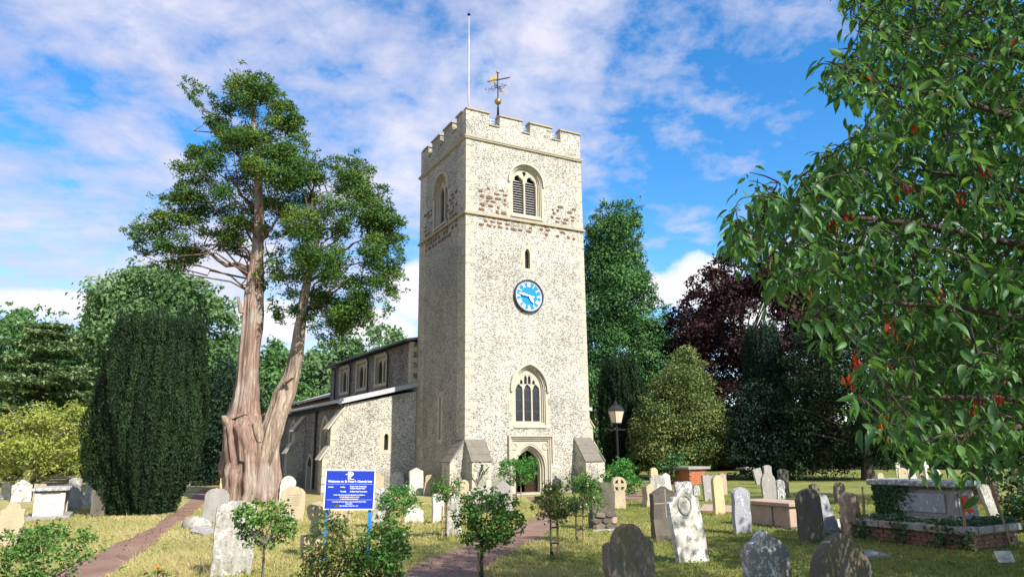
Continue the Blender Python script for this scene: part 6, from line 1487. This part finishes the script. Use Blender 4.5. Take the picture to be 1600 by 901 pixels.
# ================================================================ off-frame tree that shades the right lawn, then the near cherry
tree('shade_tree', 'dark leafy tree at the right picture edge whose shade covers the big tomb', 'tree', [(1575, 730), (1580, 560), (1640, 300), (1800, 120), (2100, 60), (2450, 160), (2600, 420), (2560, 640), (2200, 720)], 9.0, 'l_broad', 240, .35, .8, 120, .20, .55, seed=101, base=16.0, trunk_r=.3, limbs=30, maxdepth=3.2)

def cherry():
    rs = np.random.RandomState(110); root = np.array([6.0, 4.6, 0.0])
    e = empty('cherry_tree', tuple(root)); tag(e, 'near cherry tree with large drooping leaves filling the right of the picture', 'tree')
    poly = [(1302, -60), (1318, 10), (1345, 55), (1305, 80), (1283, 96), (1300, 135), (1340, 140), (1362, 172), (1330, 195), (1300, 222), (1262, 245), (1232, 285), (1200, 276), (1152, 258), (1146, 300), (1140, 365), (1160, 395), (1212, 380), (1190, 428), (1232, 446), (1270, 430), (1285, 455), (1245, 505), (1290, 520), (1335, 500), (1345, 560), (1328, 605), (1348, 665), (1372, 690), (1395, 660), (1440, 705), (1478, 690), (1512, 712), (1560, 680), (1620, 690), (1850, 700), (1850, -350), (1302, -350)]
    P = []
    c = rs.uniform((1130, -350), (1850, 750), (12000, 2)); c = c[inpoly(c, poly)]
    d = edist(c, poly)
    # fewer boughs low on the left, where dark trees show through
    w = np.where((c[:, 1] > 430) & (c[:, 0] < 1480), .5, 1.0) * np.where(c[:, 1] > 560, .8, 1.0); keep = rs.rand(len(c)) < w; c, d = c[keep][:2500], d[keep][:2500]
    for (px, py), dd in zip(c, d):
        Y = rs.uniform(4.0, 4.9) if dd < 40 else rs.uniform(3.9, 7.6); P.append(atY(px, py, Y))
    c2 = rs.uniform((1180, -200), (1750, 740), (12000, 2)); c2 = c2[inpoly(c2, poly)]; d2 = edist(c2, poly); c2 = c2[(d2 > 14) & (rs.rand(len(c2)) < np.where((c2[:, 1] > 430) & (c2[:, 0] < 1420), .45, 1.0))][:2900]
    for px, py in c2: P.append(atY(px, py, rs.uniform(5.6, 8.0)))
    # unseen crown beyond the frame, placed towards the sun to shade boughs and lawn
    k = 0
    while k < 320:
        q = np.array([rs.uniform(3.2, 9.5), rs.uniform(-1.5, 6.5), rs.uniform(2.3, 7.6)])
        if ((q[0] - 6) / 3.6) ** 2 + ((q[1] - 2.6) / 4) ** 2 + ((q[2] - 4.9) / 2.9) ** 2 > 1: continue
        if q[1] > .2:
            v = q - np.array([0, 0, CAM_H]); z = v @ C_FW
            if z > .1:
                px, py = 800 + FOC * (v @ C_RT) / z, 450.5 - FOC * (v @ C_UP) / z
                if px < 1640 and -40 < py < 940 and not inpoly(np.array([[px, py]]), poly)[0]: continue
                if px < 1280: continue
        P.append(tuple(q)); k += 1
    P = np.array(P)
    # limbs: hubs towards which twigs gather
    tb = MB(); hubs = []
    tb.tube([tuple(np.array([0, 0, -.2])), (.0, .05, .9), (-.1, .1, 2.0), (-.15, .1, 3.2), (-.1, 0, 4.6), (0, -.1, 6.3)], [.20, .16, .14, .11, .08, .03], 10, False)
    tips = [atY(1230, 330, 4.6), atY(1330, 120, 4.7), atY(1300, 470, 4.9), atY(1380, 620, 4.7), atY(1450, 690, 4.5), atY(1400, 260, 5.6), atY(1450, 60, 5.2), atY(1500, 420, 5.8), atY(1540, 560, 5.2), (5.5, 1.5, 4.5), (7.6, 2.5, 4.2), (6.8, .6, 5.6), (4.6, .9, 5.8), (7.5, 5.5, 5.2), (4.8, 3.2, 6.8)]
    for t in tips:
        t = np.array(t) - root; z0 = np.clip(t[2] * .62, 1.6, 4.8); a = np.array([-.1, .08, z0]); m1 = a + (t - a) * .5 + np.array([0, 0, .25 + .1 * rs.normal()])
        pts = [a, a + (m1 - a) * .5 + np.array([0, 0, .1]), m1, m1 + (t - m1) * .55 + np.array([0, 0, .06]), t]; rd = [.055, .042, .03, .02, .008]; tb.tube([tuple(p) for p in pts], rd, 7, False)
        for i in range(4):
            for f in np.linspace(0, 1, 4)[:3]: hubs.append(pts[i] * (1 - f) + pts[i + 1] * f)
    hubs = np.array(hubs); nodes = list(hubs)
    Pl = P - root; order = np.argsort([np.min(np.linalg.norm(hubs - p, axis=1)) for p in Pl])
    arr = np.array(nodes)
    for i in order:
        p = Pl[i]; j = np.argmin(np.linalg.norm(arr - p, axis=1)); a = arr[j]; L_ = np.linalg.norm(p - a); m_ = (a + p) / 2 + np.array([0, 0, .10 * L_]) + rs.normal(size=3) * .05 * L_
        r = .004 + .006 * min(1, L_); tb.tube([tuple(a), tuple(m_), tuple(p)], [r * 1.3, r, .003], 4, False)
        arr = np.vstack([arr, p, m_])
    tb.build('branches', M['bark_cherry'], e, True)
    # leaf template: blade folded along the midrib, arching down to a drawn-out tip
    us = np.array([0, .14, .32, .52, .72, .88, 1.0]); hw = np.array([.012, .11, .17, .175, .12, .042, .003])
    T_ = []
    for u, w_ in zip(us, hw):
        zc = -.30 * u * u; T_ += [(u, -w_, zc + .42 * w_), (u, 0, zc), (u, w_, zc + .42 * w_)]
    T_ = np.array(T_); F_ = []
    for i in range(6):
        for s in range(2): F_.append((3 * i + s, 3 * i + s + 1, 3 * i + s + 4, 3 * i + s + 3))
    F_ = np.array(F_)
    pos = []; X_ = []; Z_ = []; S_ = []
    for p in P:
        n = rs.randint(6, 10); a0 = rs.uniform(0, 6.28)
        for k in range(n):
            a = a0 + k * 2.4 + rs.normal() * .3; el = -.35 - .65 * rs.rand() + .35 * (k == 0); x = np.array([math.cos(a) * math.cos(el), math.sin(a) * math.cos(el), math.sin(el)])
            up = np.array([0, 0, 1.]) + rs.normal(size=3) * .45; z = up - x * (up @ x); z /= np.linalg.norm(z)
            pos.append(p + x * .02 + np.array([0, 0, -.03 * k * rs.rand()]) + rs.normal(size=3) * .035); X_.append(x); Z_.append(z); S_.append(rs.choice([rs.uniform(.055, .085), rs.uniform(.08, .135), rs.uniform(.08, .135)]))
    pos, X_, Z_, S_ = map(np.array, (pos, X_, Z_, S_)); Yv = np.cross(Z_, X_); rnd = np.clip(rs.beta(2, 2.6, len(pos)) + .0, 0, 1)
    # the 300 leaves that show largest are single objects
    v = pos - np.array([0, 0, CAM_H]); zc = v @ C_FW; px = 800 + FOC * (v @ C_RT) / np.maximum(zc, .1); py = 450.5 - FOC * (v @ C_UP) / np.maximum(zc, .1)
    vis = (zc > .5) & (px > 1140) & (px < 1590) & (py > 5) & (py < 760); score = np.where(vis, S_ / np.maximum(zc, .3), -1)
    big = np.argsort(-score)[:300]; isb = np.zeros(len(pos), bool); isb[big] = True
    var = []
    for k in range(12):
        t = T_.copy(); t[:, 2] *= rs.uniform(.7, 1.5); t[:, 1] *= rs.uniform(.85, 1.15); t[:, 1] += .05 * np.sin(t[:, 0] * 3 + k)
        me = bpy.data.meshes.new('leaf'); me.from_pydata([tuple(q) for q in t], [], [tuple(int(i) for i in f) for f in F_]); at = me.attributes.new('rnd', 'FLOAT', 'FACE'); at.data.foreach_set('value', np.full(len(F_), (k + .5) / 12, np.float32)); me.materials.append(M['l_cherry']); me.shade_smooth(); var.append(me)
    for i in big:
        o = link('leaf', var[min(11, int(rnd[i] * 12))], e); m = Matrix.Identity(4)
        for r in range(3): m[r][0], m[r][1], m[r][2], m[r][3] = X_[i][r] * S_[i], Yv[i][r] * S_[i], Z_[i][r] * S_[i], pos[i][r] - root[r]
        o.matrix_local = m
    def joined(name, sel, mat, rn):
        n = len(sel); V = pos[sel][:, None, :] - root + (T_[None, :, 0:1] * X_[sel][:, None, :] + T_[None, :, 1:2] * Yv[sel][:, None, :] + T_[None, :, 2:3] * Z_[sel][:, None, :]) * S_[sel][:, None, None]
        nv, nf = len(T_), len(F_); me = bpy.data.meshes.new(name); me.vertices.add(n * nv); me.vertices.foreach_set('co', V.ravel().astype(np.float32))
        idx = (F_[None] + (np.arange(n) * nv)[:, None, None]).ravel().astype(np.int32); me.loops.add(len(idx)); me.loops.foreach_set('vertex_index', idx); me.polygons.add(n * nf); me.polygons.foreach_set('loop_start', np.arange(0, 4 * n * nf, 4, dtype=np.int32)); me.update(calc_edges=True)
        at = me.attributes.new('rnd', 'FLOAT', 'FACE'); at.data.foreach_set('value', np.repeat(rn, nf).astype(np.float32)); me.materials.append(M[mat]); me.shade_smooth(); return link(name, me, e)
    rest = np.where(~isb)[0]; red = rest[rs.rand(len(rest)) < .006]; rest = np.setdiff1d(rest, red)
    o = joined('leaves', rest, 'l_cherry', rnd[rest]); o['kind'] = 'stuff'
    o = joined('red_leaves', red, 'l_cherryred', rnd[red]); o['kind'] = 'stuff'; o['label'] = 'orange-red turning leaves'
    # clusters of withered hanging leaves
    for px, py, Y in ((1327, 592, 4.4), (1378, 668, 4.3), (1335, 560, 4.5), (1326, 330, 4.6), (1300, 345, 4.7), (1532, 258, 4.6), (1500, 300, 4.9), (1415, 290, 4.8), (1390, 510, 4.6), (1560, 620, 4.5), (1265, 448, 4.4), (1520, 640, 4.6), (1330, 520, 4.7), (1395, 500, 4.8), (1468, 460, 4.7)):
        b = np.array(atY(px, py, Y)) - root; mb = MB()
        for k in range(9):
            l = rs.uniform(.04, .085); q = b + rs.normal(size=3) * np.array([.018, .018, .03]); tw = rs.uniform(0, 3.1); c, s = math.cos(tw) * .012, math.sin(tw) * .012
            mb.add([tuple(q), tuple(q + np.array([c, s, -l * .5])), tuple(q + np.array([.006, -.004, -l])), tuple(q + np.array([-c, -s, -l * .45]))], [(0, 1, 2, 3)])
        o = mb.build('withered_leaf_cluster', M['l_cherryred'], e); at = o.data.attributes.new('rnd', 'FLOAT', 'FACE'); at.data.foreach_set('value', (rs.rand(len(o.data.polygons)) * .7).astype(np.float32))
M['bark_cherry'] = barkmat('bark_cherry', (.10, .075, .06), (.20, .16, .13), None, (9, 9, 3))
cherry()
